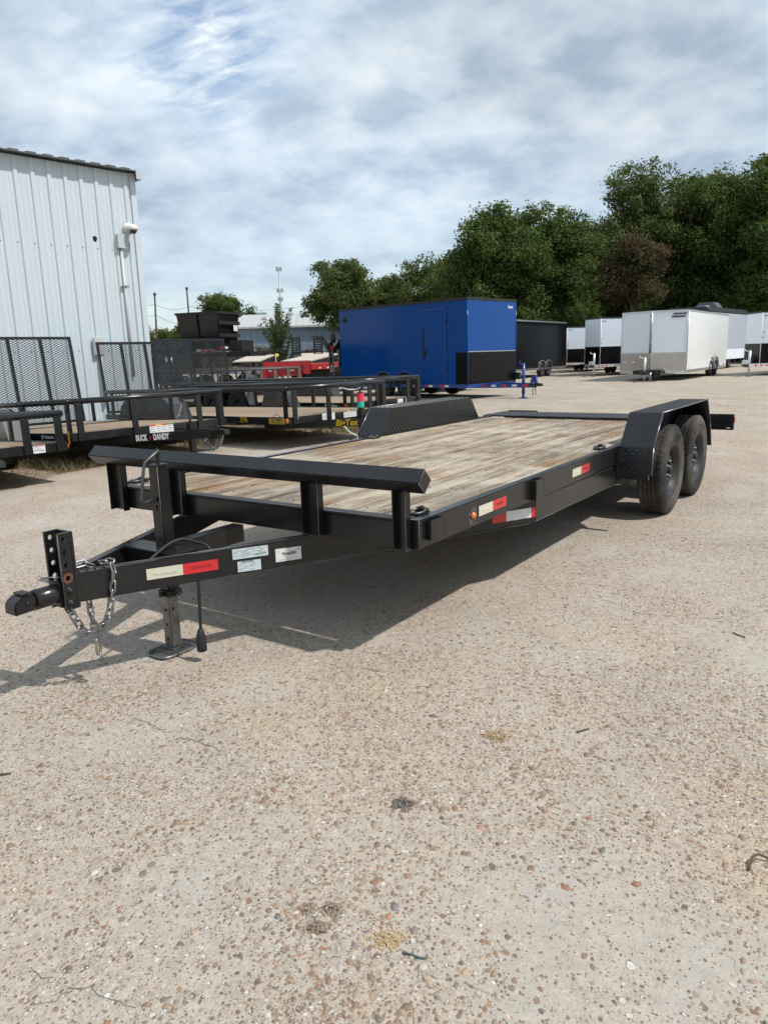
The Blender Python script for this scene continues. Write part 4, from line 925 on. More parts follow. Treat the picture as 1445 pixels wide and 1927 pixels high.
    b = MB(); b.tube([(0.462, 0.012, 0.903), (0.475, 0.012, 0.905), (0.535, 0.008, 0.868), (0.545, 0.008, 0.845), (0.568, 0.004, 0.715), (0.563, 0.004, 0.70), (0.545, 0.002, 0.695), (0.497, 0.0, 0.700)], 0.0068, 8); b.build('crank_handle', GALV if False else mat('dark_worn_steel', (0.10, 0.10, 0.10), 0.4, metal=0.8, var=0.4, vscale=30), jt)
    b = MB(); b.box((0.4943, -0.012, 0.69), (0.505, 0.012, 0.71)); b.box((0.4943, -0.006, 0.655), (0.50, 0.006, 0.675)); b.build('handle_clip', BLACKR, jt)
    leg = MB(); h2 = 0.0265; leg.box((0.47 - h2, -h2, 0.02), (0.47 + h2, h2, 0.284)); lo = leg.build('jack_leg', WORN, root, 0.003)
    hm = MB().lathe([(0, 0.0006), (0.0075, 0.0004)], 14, 'x').mesh('pin_hole', DARK); hy = MB().lathe([(0, 0.0006), (0.0075, 0.0004)], 14, 'y').mesh('pin_hole', DARK)
    for z in (0.055, 0.125, 0.195): link('pin_hole', hm, lo, Matrix.Translation((0.47 + h2, 0.0, z))); 
    link('pin_hole', hy, lo, Matrix.Translation((0.475, h2, 0.20)))
    b = MB(); b.box((0.461 - 0.036, -0.036, 0.258), (0.461 + 0.036, 0.036, 0.2845)); b.tube([(0.462, -0.05, 0.272), (0.462, 0.062, 0.272)], 0.008, 8); b.tube([(0.47 + 0.05, 0.0, 0.27), (0.47 + 0.03, 0.0, 0.27)], 0.011, 8); b.build('locking_pin', BLACKR, root)
    ring = MB(); ring.tube([(0.52 + 0.014 * math.cos(q), 0.004, 0.252 + 0.018 * math.sin(q)) for q in [2 * PI * i / 16 for i in range(16)]], 0.0016, 5, closed=True); ring.tube([(0.462 + 0.012 * math.cos(q), 0.064, 0.262 + 0.016 * math.sin(q)) for q in [2 * PI * i / 16 for i in range(16)]], 0.0016, 5, closed=True); ring.build('pin_ring', GALV, root)
    chain(root, [(0.523, 0.003, 0.236), (0.518, 0.002, 0.20), (0.515, 0.002, 0.182)], 0.32, 'pin_chain')
    # foot plate with upturned rim
    f = MB(); N = 28; vs = [(0.49, 0.022, 0.006)]; fs = []
    for k, (sc_, z) in enumerate(((0.7, 0.006), (0.93, 0.008), (1.0, 0.018), (1.0, 0.012), (0.93, 0.0012))):
        for i in range(N):
            a = 2 * PI * i / N; e = 4.0; cx = abs(math.cos(a)) ** (2 / e) * math.copysign(1, math.cos(a)); cy = abs(math.sin(a)) ** (2 / e) * math.copysign(1, math.sin(a)); vs.append((0.492 + 0.106 * sc_ * cx, 0.022 + 0.072 * sc_ * cy, z))
    fs = [(0, 1 + i, 1 + (i + 1) % N) for i in range(N)]
    for k in range(4): fs += [(1 + k * N + i, 1 + (k + 1) * N + i, 1 + (k + 1) * N + (i + 1) % N, 1 + k * N + (i + 1) % N) for i in range(N)]
    f.add(vs, fs, True); f.build('jack_foot', WORN, root)
    b = MB(); b.box((0.438, -0.032, 0.0065), (0.502, 0.032, 0.0195)); b.build('foot_socket', WORN, root, 0.002)
    # coupler channel with drilled flanges
    def drilled(y, t):
        """flange in the x-z plane made of cells with round holes through it"""
        x0, x1, z0, z1, nz = 0.945, 0.994, 0.352, 0.658, 6; r = 0.0100; b = MB(); cz = (z1 - z0) / nz
        for k in range(nz):
            za, zb = z0 + k * cz, z0 + (k + 1) * cz; xc, zc = x0 + (x1 - x0) * 0.52, (za + zb) / 2; n = 16; outer = []; inner = []
            for i in range(n):
                a = 2 * PI * (i + 0.5) / n; c, s_ = math.cos(a), math.sin(a); q = min(((x1 - xc) if c > 0 else (xc - x0)) / max(abs(c), 1e-6), (cz / 2) / max(abs(s_), 1e-6)); outer.append((xc + c * q, zc + s_ * q)); inner.append((xc + c * r, zc + s_ * r))
            corners = [(x1, zb), (x0, zb), (x0, za), (x1, za)]
            vs = [(p[0], y, p[1]) for p in outer + inner] + [(p[0], y + t, p[1]) for p in outer + inner]; fs = []
            for i in range(n):
                j = (i + 1) % n; fs += [(i, j, n + j, n + i), (2 * n + i, 3 * n + i, 3 * n + j, 2 * n + j), (n + i, n + j, 3 * n + j, 3 * n + i)]
            kk = len(vs)
            for ci, (i, j) in enumerate(((1, 2), (5, 6), (9, 10), (13, 14))):
                cx_, cz_ = corners[ci]
                # triangle that fills the square's corner on both faces
                best = min(range(n), key=lambda u: abs(outer[u][0] - cx_) + abs(outer[u][1] - cz_)); nb_ = min(((best + 1) % n, (best - 1) % n), key=lambda u: abs(outer[u][0] - cx_) + abs(outer[u][1] - cz_))
                vs += [(cx_, y, cz_), (cx_, y + t, cz_)]; fs += [(best, nb_, kk), (2 * n + best, kk + 1, 2 * n + nb_)]; kk += 2
            b.add(vs, fs)
        b.add([(x1, y, z0), (x1, y + t, z0), (x1, y + t, z1), (x1, y, z1)], [(0, 1, 2, 3)]); b.add([(x0, y, z1), (x1, y, z1), (x1, y + t, z1), (x0, y + t, z1)], [(0, 1, 2, 3)])
        me = b.mesh('flange', BLACK); return me
    ch = MB(); ch.box((0.930, -0.050, 0.352), (0.9445, 0.050, 0.658)); co = ch.build('coupler_channel', BLACK, root, 0.002)
    link('flange', drilled(0.038, 0.011), co); link('flange', drilled(-0.049, 0.011), co)
    b = MB(); b.box((0.946, -0.037, 0.365), (1.004, 0.037, 0.47)); b.build('coupler_block', BLACK, root, 0.004)
    b = MB(); b.lathe([(0.0, 0.0), (0.038, 0.0), (0.039, 0.006), (0.039, 0.085), (0.034, 0.088), (0, 0.088)], 26, 'x', (1.0045, 0, 0.418)); b.build('coupler_barrel', BLACK, root)
    b = MB(); b.tube([(1.092, 0, 0.418), (1.112, 0, 0.418)], 0.030, 18)
    b.prism([(1.106, 0.390), (1.106, 0.446), (1.118, 0.455), (1.150, 0.452), (1.172, 0.440), (1.184, 0.424), (1.184, 0.388)], -0.036, 0.036, 'y'); b.build('coupler_head', BLACK, root, 0.004)
    b = MB(); b.box((1.112, -0.030, 0.4555), (1.150, 0.030, 0.462)); b.tube([(1.135, -0.044, 0.425), (1.135, 0.044, 0.425)], 0.007, 8); b.build('coupler_latch', BLACKR, root, 0.002)
    bolt = MB(); bolt.lathe([(0, 0.014), (0.0105, 0.013), (0.0115, 0.009), (0.0115, 0.003), (0.017, 0.003), (0.017, 0)], 6, 'y'); bmsh = bolt.mesh('bolt', BLACKR)
    for z in (0.3775, 0.4285): link('bolt', bmsh, root, Matrix.Translation((0.9705, 0.0492, z)))
    b = MB(); b.lathe([(0.0105, 0.0008), (0.021, 0.0006)], 18, 'y', (0.9705, 0.0492, 0.4795)); b.build('rust_ring', RUST, root)
    b = MB(); b.tube([(1.0 + 0.045 * math.cos(q), -0.005 + 0.04 * math.sin(q), 0.482 + 0.014 * math.sin(q + 1)) for q in [2 * PI * i / 26 for i in range(26)]], 0.0017, 6, closed=True); b.build('breakaway_loop', GALV, root)
    # chains hung over the beam
    chain(root, [(0.815, 0.055, 0.505), (0.812, 0.098, 0.515), (0.812, 0.112, 0.48), (0.822, 0.108, 0.405), (0.842, 0.10, 0.313), (0.858, 0.088, 0.27), (0.874, 0.06, 0.232)])
    chain(root, [(0.877, 0.02, 0.352), (0.88, 0.03, 0.30), (0.876, 0.04, 0.232)], 0.95)
    chain(root, [(0.975, 0.035, 0.352), (0.952, 0.04, 0.298), (0.928, 0.042, 0.246), (0.90, 0.045, 0.236), (0.868, 0.048, 0.232)])
    chain(root, [(0.912, 0.0, 0.49), (0.895, 0.01, 0.512), (0.872, 0.015, 0.508), (0.85, 0.02, 0.495)], 0.95)
    b = MB(); b.tube(smooth([(0.873, 0.045, 0.235), (0.868, 0.050, 0.20), (0.870, 0.052, 0.16), (0.878, 0.056, 0.138), (0.890, 0.056, 0.140), (0.890, 0.054, 0.165), (0.884, 0.05, 0.20)]), 0.0055, 8); b.build('chain_hook', GALV, root)
    b = MB(); b.box((0.8785, 0.049, 0.148), (0.884, 0.053, 0.185)); b.build('hook_latch', YELLOWP, root)
    # lighting cable and plug
    b = MB(); b.tube(smooth([(0.66, 0.10, 0.455), (0.58, 0.085, 0.487), (0.50, 0.075, 0.512), (0.44, 0.085, 0.52), (0.41, 0.13, 0.508), (0.395, 0.19, 0.494), (0.40, 0.215, 0.46), (0.46, 0.222, 0.40), (0.491, 0.232, 0.362), (0.495, 0.232, 0.30), (0.497, 0.230, 0.22), (0.499, 0.228, 0.146)]), 0.0068, 8); b.build('lighting_cable', CABLE, root)
    b = MB(); b.lathe([(0.006, 0.150), (0.011, 0.147), (0.014, 0.140), (0.018, 0.125), (0.021, 0.11), (0.0225, 0.07), (0.021, 0.05), (0.0, 0.048)], 16, 'z', (0.50, 0.227, 0)); b.build('plug', CABLE, root)
    # tread plate fenders
    zf, zm, zb = 0.829, 0.605, 0.415; PR = [(-2.665, zb), (-2.69, zm), (-2.897, zf), (-4.37, zf), (-4.545, zm), (-4.63, 0.40)]
    lug = [(-1, 0, 0), (0, -0.32, 0), (1, 0, 0), (0, 0.32, 0), (0, 0, 0.0055)]
    def lugs(mb, o, u, v, nn, inside):
        """raised lugs of the plate on the plane o+u*x+v*y"""
        o, u, v, nn = Vector(o), Vector(u), Vector(v), Vector(nn); Lu, Lv = u.length, v.length; uu, vv = u / Lu, v / Lv; p = 0.026
        for i in range(int(Lu / p) + 1):
            for j in range(int(Lv / p) + 1):
                x, y = (i + 0.5) * p, (j + 0.5) * p
                if x > Lu - 0.008 or y > Lv - 0.008 or not inside(x, y): continue
                a = R(45) if (i + j) % 2 else R(-45); ca, sa = math.cos(a) * 0.0115, math.sin(a) * 0.0115
                mb.add([o + uu * (x + q[0] * ca - q[1] * sa) + vv * (y + q[0] * sa + q[1] * ca) + nn * (q[2] + 0.0003) for q in lug], [(0, 1, 4), (1, 2, 4), (2, 3, 4), (3, 0, 4)], False)
    for s in (1, -1):
        yi, yo = s * (W + 0.002), s * 1.268; th = 0.006
        f = MB(); vs = []
        for (x, z) in PR: vs += [(x, yi, z), (x, yo, z)]
        # inset copies make the sheet thick
        ins = [(PR[0][0] - th, PR[0][1]), (PR[1][0] - th, PR[1][1] - .002), (PR[2][0] - .003, PR[2][1] - th), (PR[3][0] + .003, PR[3][1] - th), (PR[4][0] + th, PR[4][1] - .002), (PR[5][0] + th, PR[5][1])]
        for (x, z) in ins: vs += [(x, yi, z), (x, yo, z)]
        fs = []; N = len(PR)
        for k in range(N - 1): fs += [(2 * k, 2 * k + 1, 2 * k + 3, 2 * k + 2), (2 * N + 2 * k, 2 * N + 2 * k + 2, 2 * N + 2 * k + 3, 2 * N + 2 * k + 1), (2 * k, 2 * k + 2, 2 * N + 2 * k + 2, 2 * N + 2 * k), (2 * k + 1, 2 * N + 2 * k + 1, 2 * N + 2 * k + 3, 2 * k + 3)]
        fs += [(0, 2 * N, 2 * N + 1, 1), (2 * N - 2, 2 * N - 1, 4 * N - 1, 4 * N - 2)]
        f.add(vs, fs); fo = f.build('fender', PLATE, root)
        lip = MB()
        for k in range(N - 1): lip.beam((*[PR[k][0], yo - s * 0.002], PR[k][1] - 0.006), (*[PR[k + 1][0], yo - s * 0.002], PR[k + 1][1] - 0.006), 0.009, 0.016, (0, s, 0)) if False else lip.tube([(PR[k][0], yo, PR[k][1]), (PR[k + 1][0], yo, PR[k + 1][1])], 0.006, 8)
        lip.build('fender_lip', EDGE, fo)
        sp = MB(); sp.prism([(x, z) for x, z in [(PR[1][0], zm - 0.02), PR[1], PR[2], PR[3], PR[4], (PR[4][0], zm - 0.02)]], min(s * (W + 0.0015), s * (W - 0.0035)), max(s * (W + 0.0015), s * (W - 0.0035)), 'y'); sp.build('fender_side', PLATE, fo)
        lg = MB(); yy = s * (W - 0.0035)
        lugs(lg, (-4.53, yy, zm - 0.0), (1.83, 0, 0), (0, 0, zf - zm), (0, -s, 0), lambda x, y: 0.02 + y * 0.78 < x < 1.81 - y * 0.92 and y < zf - zm - 0.01)
        A, B = Vector((PR[1][0], yi, PR[1][1])), Vector((PR[2][0], yi, PR[2][1])); dv = B - A; nn = Vector((0, s, 0)).cross(dv).normalized(); nn = nn if nn.x > 0 else -nn
        lugs(lg, A, (0, yo - yi, 0), dv, nn, lambda x, y: True)
        A0 = Vector((PR[0][0], yi, PR[0][1])); dv0 = A - A0; lugs(lg, A0, (0, yo - yi, 0), dv0, (1, 0, 0.05), lambda x, y: True)
        lugs(lg, (PR[3][0], yi, zf), (PR[2][0] - PR[3][0], 0, 0), (0, yo - yi, 0), (0, 0, 1), lambda x, y: True)
        lg.build('tread_lugs', LUGM, fo, kind='stuff')
        for a in (-3.415, -4.279):
            wheel(root, (a, s * 1.1455, 0.349), 0.349, 0.205, 0.205, s, RUBBER, RIM, True)
    for a in (-3.415, -4.279):
        b = MB(); b.tube([(a, -1.03, 0.349), (a, 1.03, 0.349)], 0.035, 10); b.build('axle', BLACKR, root)
        for s in (1, -1):
            b = MB()
            for k in range(4): b.box((a - 0.36 + 0.05 * k, s * 0.86 - 0.022, 0.30 - 0.009 * k), (a + 0.36 - 0.05 * k, s * 0.86 + 0.022, 0.308 - 0.009 * k))
            b.build('leaf_spring', RUST, root)
    # steel rear deck and dovetail
    b = MB(); b.box((-5.10, -W + 0.03, ZD + 0.003), (-4.592, W - 0.052, ZD + 0.018)); b.build('rear_deck_plate', BLACKR, root, 0.003)
    b = MB(); vs = [(-5.10, -W + .03, ZD), (-5.10, W - .03, ZD), (-5.95, W - .03, 0.44), (-5.95, -W + .03, 0.44)]; b.add(vs + [(x, y, z - 0.05) for x, y, z in vs], [(0, 1, 2, 3), (4, 7, 6, 5), (0, 4, 5, 1), (1, 5, 6, 2), (2, 6, 7, 3), (3, 7, 4, 0)]); b.build('dovetail', BLACKR, root, 0.003)
    for s in (1, -1):
        y0, y1 = sorted((s * 0.90, s * 1.262)); b = MB(); b.box((-5.81, y0, 0.425), (-5.74, y1, 0.585)); lb = b.build('light_box', BLACK, root, 0.004)
        y0, y1 = sorted((s * 1.2625, s * 1.27)); b = MB(); b.box((-5.80, y0, 0.50), (-5.755, y1, 0.55)); b.build('side_lens', RED, lb)
        for yy in (1.02, 1.215):
            b = MB(); yc = s * yy; b.box((-5.7398, yc - 0.018, 0.442), (-5.7385, yc + 0.018, 0.452)); b.build('slot', WHITES if yy > 1.1 else INKG, lb)
        b = MB(); b.tube([(-5.811, s * 1.1, 0.51), (-5.83, s * 1.1, 0.51)], 0.055, 16); b.build('tail_light', RED, lb)
    return root
car_hauler()

# ------------------------------------------------------------------ open utility trailers with pipe rails and mesh ramp gates
FWD = R(-41.5)
def expanded_mesh(w, h, px=0.078, pz=0.040, t=0.0085):
    """diamond mesh panel as two families of crossing strands, clipped to the rectangle (y-z plane)"""
    b = MB(); sl = pz / px
    for s in (1, -1):
        n = int((w * sl + h) / pz) + 2
        for k in range(-1, n):
            c = k * pz - (w * sl if s > 0 else 0); pts = []
            y0, y1 = 0.0, w; za, zb = (c + sl * y0, c + sl * y1) if s > 0 else (c - sl * y0, c - sl * y1)
            def clip(y0, za, y1, zb):
                for lim, sg in ((0.0, 1), (h, -1)):
                    fa, fb = sg * (za - lim), sg * (zb - lim)
                    if fa < 0 and fb < 0: return None
                    if fa < 0 or fb < 0:
                        q = fa / (fa - fb); ym, zm = y0 + (y1 - y0) * q, za + (zb - za) * q
                        if fa < 0: y0, za = ym, zm
                        else: y1, zb = ym, zm
                return y0, za, y1, zb
            r = clip(y0, za, y1, zb)
            if r and abs(r[2] - r[0]) > 0.01: b.beam((s * 0.0015, r[0], r[1]), (s * 0.0015, r[2], r[3]), 0.004, t, (0, 0, 1))
    return b

PLK = {}
def utility_trailer(name, c1, W, L, label, zr=0.85, zd=0.47, fwd=FWD, pitch=-0.045, tongue=1.3, gate=None, wheels=(-2.45, -3.3), posts=(0.05, 0.37, 0.80, 0.96), fender=True, dbl=None, gatelean=0.10, marker=True, rail_r=0.036, railm=None, planks=True, sideposts=4, jackx=None, jackz=0.0):
    f = Vector((math.cos(fwd), math.sin(fwd), 0)); left = Vector((-f.y, f.x, 0)); c = Vector((c1[0], c1[1], 0)) + left * (W / 2)
    root = empty(name, c, fwd, label, 'trailer', 'open utility trailers parked along the slab edge', pitch); h = W / 2; RM = railm or BLACK
    b = MB(); b.box((-0.06, -h, zd - 0.10), (0.0, h, zd)); b.build('front_rail', RM, root, 0.004)
    for s in (1, -1):
        y0, y1 = sorted((s * (h - 0.05), s * h)); b = MB(); b.box((-L, y0, zd - 0.10), (-0.061, y1, zd)); b.build('side_rail', RM, root, 0.004)
        b = MB(); b.tube([(-L + 0.05, s * (h - 0.03), zr), (-0.03, s * (h - 0.03), zr)], rail_r, 10); b.build('top_rail', RM, root)
        for k in range(sideposts):
            x = -0.10 - (L - 0.35) * k / (sideposts - 1); b = MB(); b.box((x - 0.03, s * (h - 0.03) - 0.02, zd + 0.001), (x + 0.03, s * (h - 0.03) + 0.02, zr - 0.01)); b.build('post', RM, root, 0.003)
        b = MB(); b.beam((-0.9, s * (h - 0.30), zd - 0.165), (tongue, s * 0.03, zd - 0.10), 0.05, 0.11); b.build('tongue_beam', RM, root, 0.004)
    b = MB(); b.tube([(-0.03, -h + 0.03, zr), (-0.03, h - 0.03, zr)], rail_r, 10); b.build('front_top_rail', RM, root)
    for q in posts:
        y = -h + W * q; b = MB(); b.box((-0.005, y - 0.045, zd - 0.095), (0.0, y + 0.045, zr - 0.01)) if False else b.box((0.002, y - 0.042, zd - 0.10), (0.022, y + 0.042, zr - 0.02)); b.build('post', RM, root, 0.003)
    if planks:
        n = 10; wi = (W - 0.11) / n; key = (round(L, 2), round(wi, 3))
        if key not in PLK: PLK[key] = MB().box((-L + 0.05, -wi / 2 + 0.004, -0.035), (-0.07, wi / 2 - 0.004, 0)).mesh('plank', WOODN)
        for k in range(n): link('plank', PLK[key], root, Matrix.Translation((0, -h + 0.055 + wi * (k + 0.5), zd - 0.004)))
    b = MB(); b.box((tongue - 0.08, -0.045, zd - 0.17), (tongue + 0.10, 0.045, zd - 0.07)); b.prism([(tongue + 0.08, zd - 0.115), (tongue + 0.08, zd - 0.055), (tongue + 0.24, zd - 0.06), (tongue + 0.26, zd - 0.12)], -0.04, 0.04, 'y'); b.tube([(tongue + 0.10, 0, zd - 0.05), (tongue + 0.06, 0, zd + 0.0)], 0.012, 6); b.build('coupler', RM, root, 0.004)
    xj = jackx or tongue * 0.62
    b = MB(); b.box((xj - 0.035, -0.035, 0.10), (xj + 0.035, 0.035, zd + 0.02 + jackz)); b.tube([(xj, 0, zd + 0.02 + jackz), (xj, 0, zd + 0.10 + jackz)], 0.014, 8); b.tube([(xj, 0, zd + 0.09 + jackz), (xj, 0.10, zd + 0.09 + jackz)], 0.008, 6); jo = b.build('jack', RM, root, 0.003)
    zz = -0.005 + xj * pitch; b = MB(); b.box((xj - 0.026, -0.026, zz), (xj + 0.026, 0.026, 0.10)); b.box((xj - 0.07, -0.07, zz), (xj + 0.07, 0.07, zz + 0.012)); b.build('jack_foot', RM, jo)
    for s in (1, -1):
        for x in wheels:
            z = 0.335 + x * pitch
            wheel(root, (x, s * (h + 0.125), z), 0.335, 0.20, 0.195, s)
        if fender:
            xa, xb = wheels[0] + 0.44, wheels[-1] - 0.44; z0 = zd - 0.04; zt = zd + 0.33; PRF = [(xa, z0), (xa - 0.14, zt - 0.10), (xa - 0.30, zt), (xb + 0.30, zt), (xb + 0.14, zt - 0.10), (xb, z0)]
            y0, y1 = sorted((s * (h + 0.005), s * (h + 0.245))); b = MB(); N = len(PRF); vs = []
            for x, z in PRF: vs += [(x, y0, z), (x, y1, z)]
            b.add(vs, [(2 * k, 2 * k + 1, 2 * k + 3, 2 * k + 2) for k in range(N - 1)]); yi = s * (h + 0.005); b.prism(PRF, min(yi, yi + s * 0.004), max(yi, yi + s * 0.004), 'y'); b.build('fender', mat('fender_gloss', (0.02, 0.021, 0.023), 0.25, coat=0.5), root)
    for x in wheels:
        b = MB(); z = 0.335 + x * pitch; b.tube([(x, -h - 0.02, z), (x, h + 0.02, z)], 0.03, 8); b.build('axle', BLACKR, root)
    if gate:
        gw, gh = W - 0.12, gate; G = bpy.data.objects.new('ramp_gate', None); G = MB(); t = 0.045; xg = -L - 0.03
        ln = Matrix.Translation((xg, -gw / 2, zd)) @ Matrix.Rotation(-gatelean, 4, 'Y')
        G.box((-0.02, 0, 0), (0.02, gw, t), ln); G.box((-0.02, 0, gh - t), (0.02, gw, gh), ln); G.box((-0.02, 0, t), (0.02, t, gh - t), ln); G.box((-0.02, gw - t, t), (0.02, gw, gh - t), ln)
        go = G.build('ramp_gate', RM, root)
        for q in (0.25, 0.5, 0.75) if gw < 2.3 else (0.2, 0.4, 0.6, 0.8):
            u = MB(); u.box((-0.018, gw * q - 0.025, t), (0.018, gw * q + 0.025, gh - t), ln); u.build('gate_bar', RM, go)
        em = expanded_mesh(gw - 0.06, gh - 0.06); em.v = [tuple(ln @ Vector((x + 0.024, y + 0.03, z + 0.03))) for x, y, z in em.v]; em.build('mesh_panel', RM, go, kind='stuff')
        sp = MB(); sp.tube([tuple(ln @ Vector((0.03, gw * 0.97, 0.45))), tuple(ln @ Vector((0.10, gw * 0.97, 0.25))), tuple(ln @ Vector((0.03, gw * 0.97, 0.08)))], 0.012, 6); sp.build('latch', RM, go)
    return root

def plate(parent, name, x, y, z, w, h, m, ax='x', n=1):
    """small plate facing +x ('x'), or -y ('y')"""
    b = MB()
    if ax == 'x': b.box((x, y - w / 2, z - h / 2), (x + 0.002, y + w / 2, z + h / 2))
    else: b.box((x - w / 2, y - 0.002, z - h / 2), (x + w / 2, y, z + h / 2))
    return b.build(name, m, parent)
def warn_sticker(parent, x, y, z, w=0.30, h=0.12):
    s = plate(parent, 'warning_sticker', x, y, z, w, h, WHITES)
    for k, m in enumerate((RED, YELLOW, RED, GREENS)): plate(s, 'header_bar', x + 0.0022, y - w / 2 + w * (k + 0.5) / 4, z + h * 0.41, w / 4 - 0.004, h * 0.15, m)
    b = MB(); rr = random.Random(5)
    for k in range(3):
        for q in range(4):
            y0 = y - w / 2 + w * (q + 0.12) / 4; zz = z + h * 0.18 - k * h * 0.22; b.box((x + 0.0022, y0, zz - 0.003), (x + 0.0026, y0 + w / 4 * rr.uniform(0.5, 0.8), zz + 0.003))
    b.build('fine_print', INKG, s)
def tongue_text(root, body, size, x, W, tongue, zd, m, bold, shear=0.0, sx=1.0):
    h = W / 2; p0, p1 = Vector((-0.9, -(h - 0.30), zd - 0.165)), Vector((tongue, -0.03, zd - 0.10)); d = (p1 - p0).normalized(); t = (x + 0.9) / (tongue + 0.9); p = p0.lerp(p1, t); up = Vector((0, 0, 1)); up = (up - d * up.dot(d)).normalized(); n = d.cross(up)
    return text('lettering', body, size, face_matrix(p + n * 0.0265, d, up), m, root, bold, shear, sx)

# the near trailer with the tan deck
bd = utility_trailer('utility_trailer', (-3.73, 8.9), 2.3, 4.05, 'black utility trailer with tan deck and white lettering on its tongue, before the mesh gate', gate=1.50, wheels=(-1.75, -2.6), tongue=1.28)
M0 = tongue_text(bd, 'BUCK', 0.10, 0.31, 2.3, 1.28, 0.47, WHITEL, 0.0055, 0, 0.66); tongue_text(bd, 'DANDY', 0.10, 0.59, 2.3, 1.28, 0.47, WHITEL, 0.0055, 0, 0.66); tongue_text(bd, 'v', 0.075, 0.435, 2.3, 1.28, 0.47, RED, 0.003, 0, 0.9)
text('lettering', 'BJ Trailers.com', 0.062, face_matrix((-0.66, -1.1535, 0.425), (1, 0, 0), (0, 0, 1)), WHITEL, bd, 0.0005, 0, 0.9)
warn_sticker(bd, 0.002, 0.08, 0.425, 0.36, 0.115)
plate(bd, 'amber_marker', -0.085, -1.151, 0.42, 0.05, 0.16, mat('amber_reflector', (0.55, 0.25, 0.01), 0.35), 'y')
for dy, z0 in ((-.03, 0.30), (.02, 0.29), (.05, 0.31)):
    chain(bd, [(1.10, dy - .05, z0), (1.13, dy - .05, z0 - 0.10), (1.19, dy, z0 - 0.14), (1.25, dy + .04, z0 - 0.09), (1.30, dy + .05, z0)], 1.1)
# the trailer marked 359A
t3 = utility_trailer('utility_trailer', (-1.28, 10.35), 2.1, 5.1, 'black utility trailer numbered 359A with yellow lettering and pink taped jack', gate=1.32, wheels=(-2.75,), tongue=1.35, jackx=0.40, jackz=0.27, zr=0.87, pitch=-0.02)
text('lettering', '359A', 0.125, face_matrix((-1.02, -1.0535, 0.425), (1, 0, 0), (0, 0, 1)), YELLOW, t3, 0.0, 0, 0.7)
ys = plate(t3, 'dealer_plate', -0.27, -1.0505, 0.415, 0.34, 0.085, YELLOWP, 'y'); text('lettering', 'BJ Trailers', 0.062, face_matrix((-0.27, -1.0535, 0.435), (1, 0, 0), (0, 0, 1)), INK, ys, 0.001, 0, 0.85)
b = MB(); rr = random.Random(8)
for k in range(11): b.box((-0.40 + 0.025 * k, -1.0535, 0.385), (-0.40 + 0.025 * k + rr.uniform(0.01, 0.02), -1.053, 0.402))
b.build('fine_print', INK, ys)
b = MB(); b.lathe([(0, -0.016), (0.028, -0.012), (0.036, 0)], 18, 'y', (-0.045, -1.0505, 0.42)); b.build('marker_light', ORANGE, t3)
plate(t3, 'label_sticker', 0.0005, -0.92, 0.455, 0.075, 0.05, WHITES); s_ = plate(t3, 'label_sticker', 0.0005, -0.28, 0.425, 0.26, 0.10, WHITES)
b = MB()
for k in range(4): b.box((0.0027, -0.39, 0.395 + 0.018 * k), (0.003, -0.39 + 0.22 * random.uniform(0.5, 1), 0.399 + 0.018 * k))
b.build('fine_print', INKG, s_)
warn_sticker(t3, 0.0005, 0.18, 0.43, 0.28, 0.10)
tongue_text(t3, 'BigTex', 0.125, 0.42, 2.1, 1.35, 0.47, YELLOW, 0.003, 0.2, 1.0)
tp = MB(); tp.lathe([(0.052, 0.625), (0.052, 0.745)], 14, 'z', (0.40, 0, 0)); tp.build('pink_tape', PINK, t3)
tp = MB(); tp.lathe([(0.0515, 0.54), (0.0515, 0.624)], 14, 'z', (0.40, 0, 0)); tp.build('teal_tape', TEAL, t3)
ch_ = MB(); ch_.tube(smooth([(0.40, 0.0, 0.82), (0.36, -0.05, 0.80), (0.30, -0.14, 0.805), (0.24, -0.20, 0.83)]), 0.016, 7); ch_.build('crank_handle', GALV, t3)
wl = MB(); wl.tube(smooth([(-0.34, -1.052, 0.46), (-0.29, -1.056, 0.505), (-0.26, -1.058, 0.515), (-0.23, -1.056, 0.505), (-0.18, -1.052, 0.46)]), 0.005, 5); wl.build('wire_clip', INK, t3)
b = MB(); b.tube(smooth([(0.45, -0.42, 0.30), (0.52, -0.36, 0.20), (0.66, -0.2, 0.10), (0.85, -0.1, 0.02), (1.05, 0.0, 0.01)]), 0.011, 6); b.build('lighting_cable', mat('pale_cable', (0.45, 0.55, 0.52), 0.5), t3)
# the third trailer behind
t4 = utility_trailer('utility_trailer', (-0.58, 13.2), 2.1, 6.0, 'black utility trailer between the 359A trailer and the blue box trailer', gate=1.42, wheels=(-2.9, -3.75), tongue=1.2, zr=0.85, pitch=-0.012)
text('lettering', 'BJ Trailers', 0.085, face_matrix((-0.42, -1.0535, 0.42), (1, 0, 0), (0, 0, 1)), WHITEL, t4, 0.001, 0, 0.9)
plate(t4, 'amber_marker', -0.05, -1.0505, 0.42, 0.07, 0.07, ORANGE, 'y'); plate(t4, 'label_sticker', 0.0005, 0.40, 0.42, 0.16, 0.08, WHITES); plate(t4, 'label_sticker', 0.0005, 0.62, 0.42, 0.10, 0.08, WHITES)
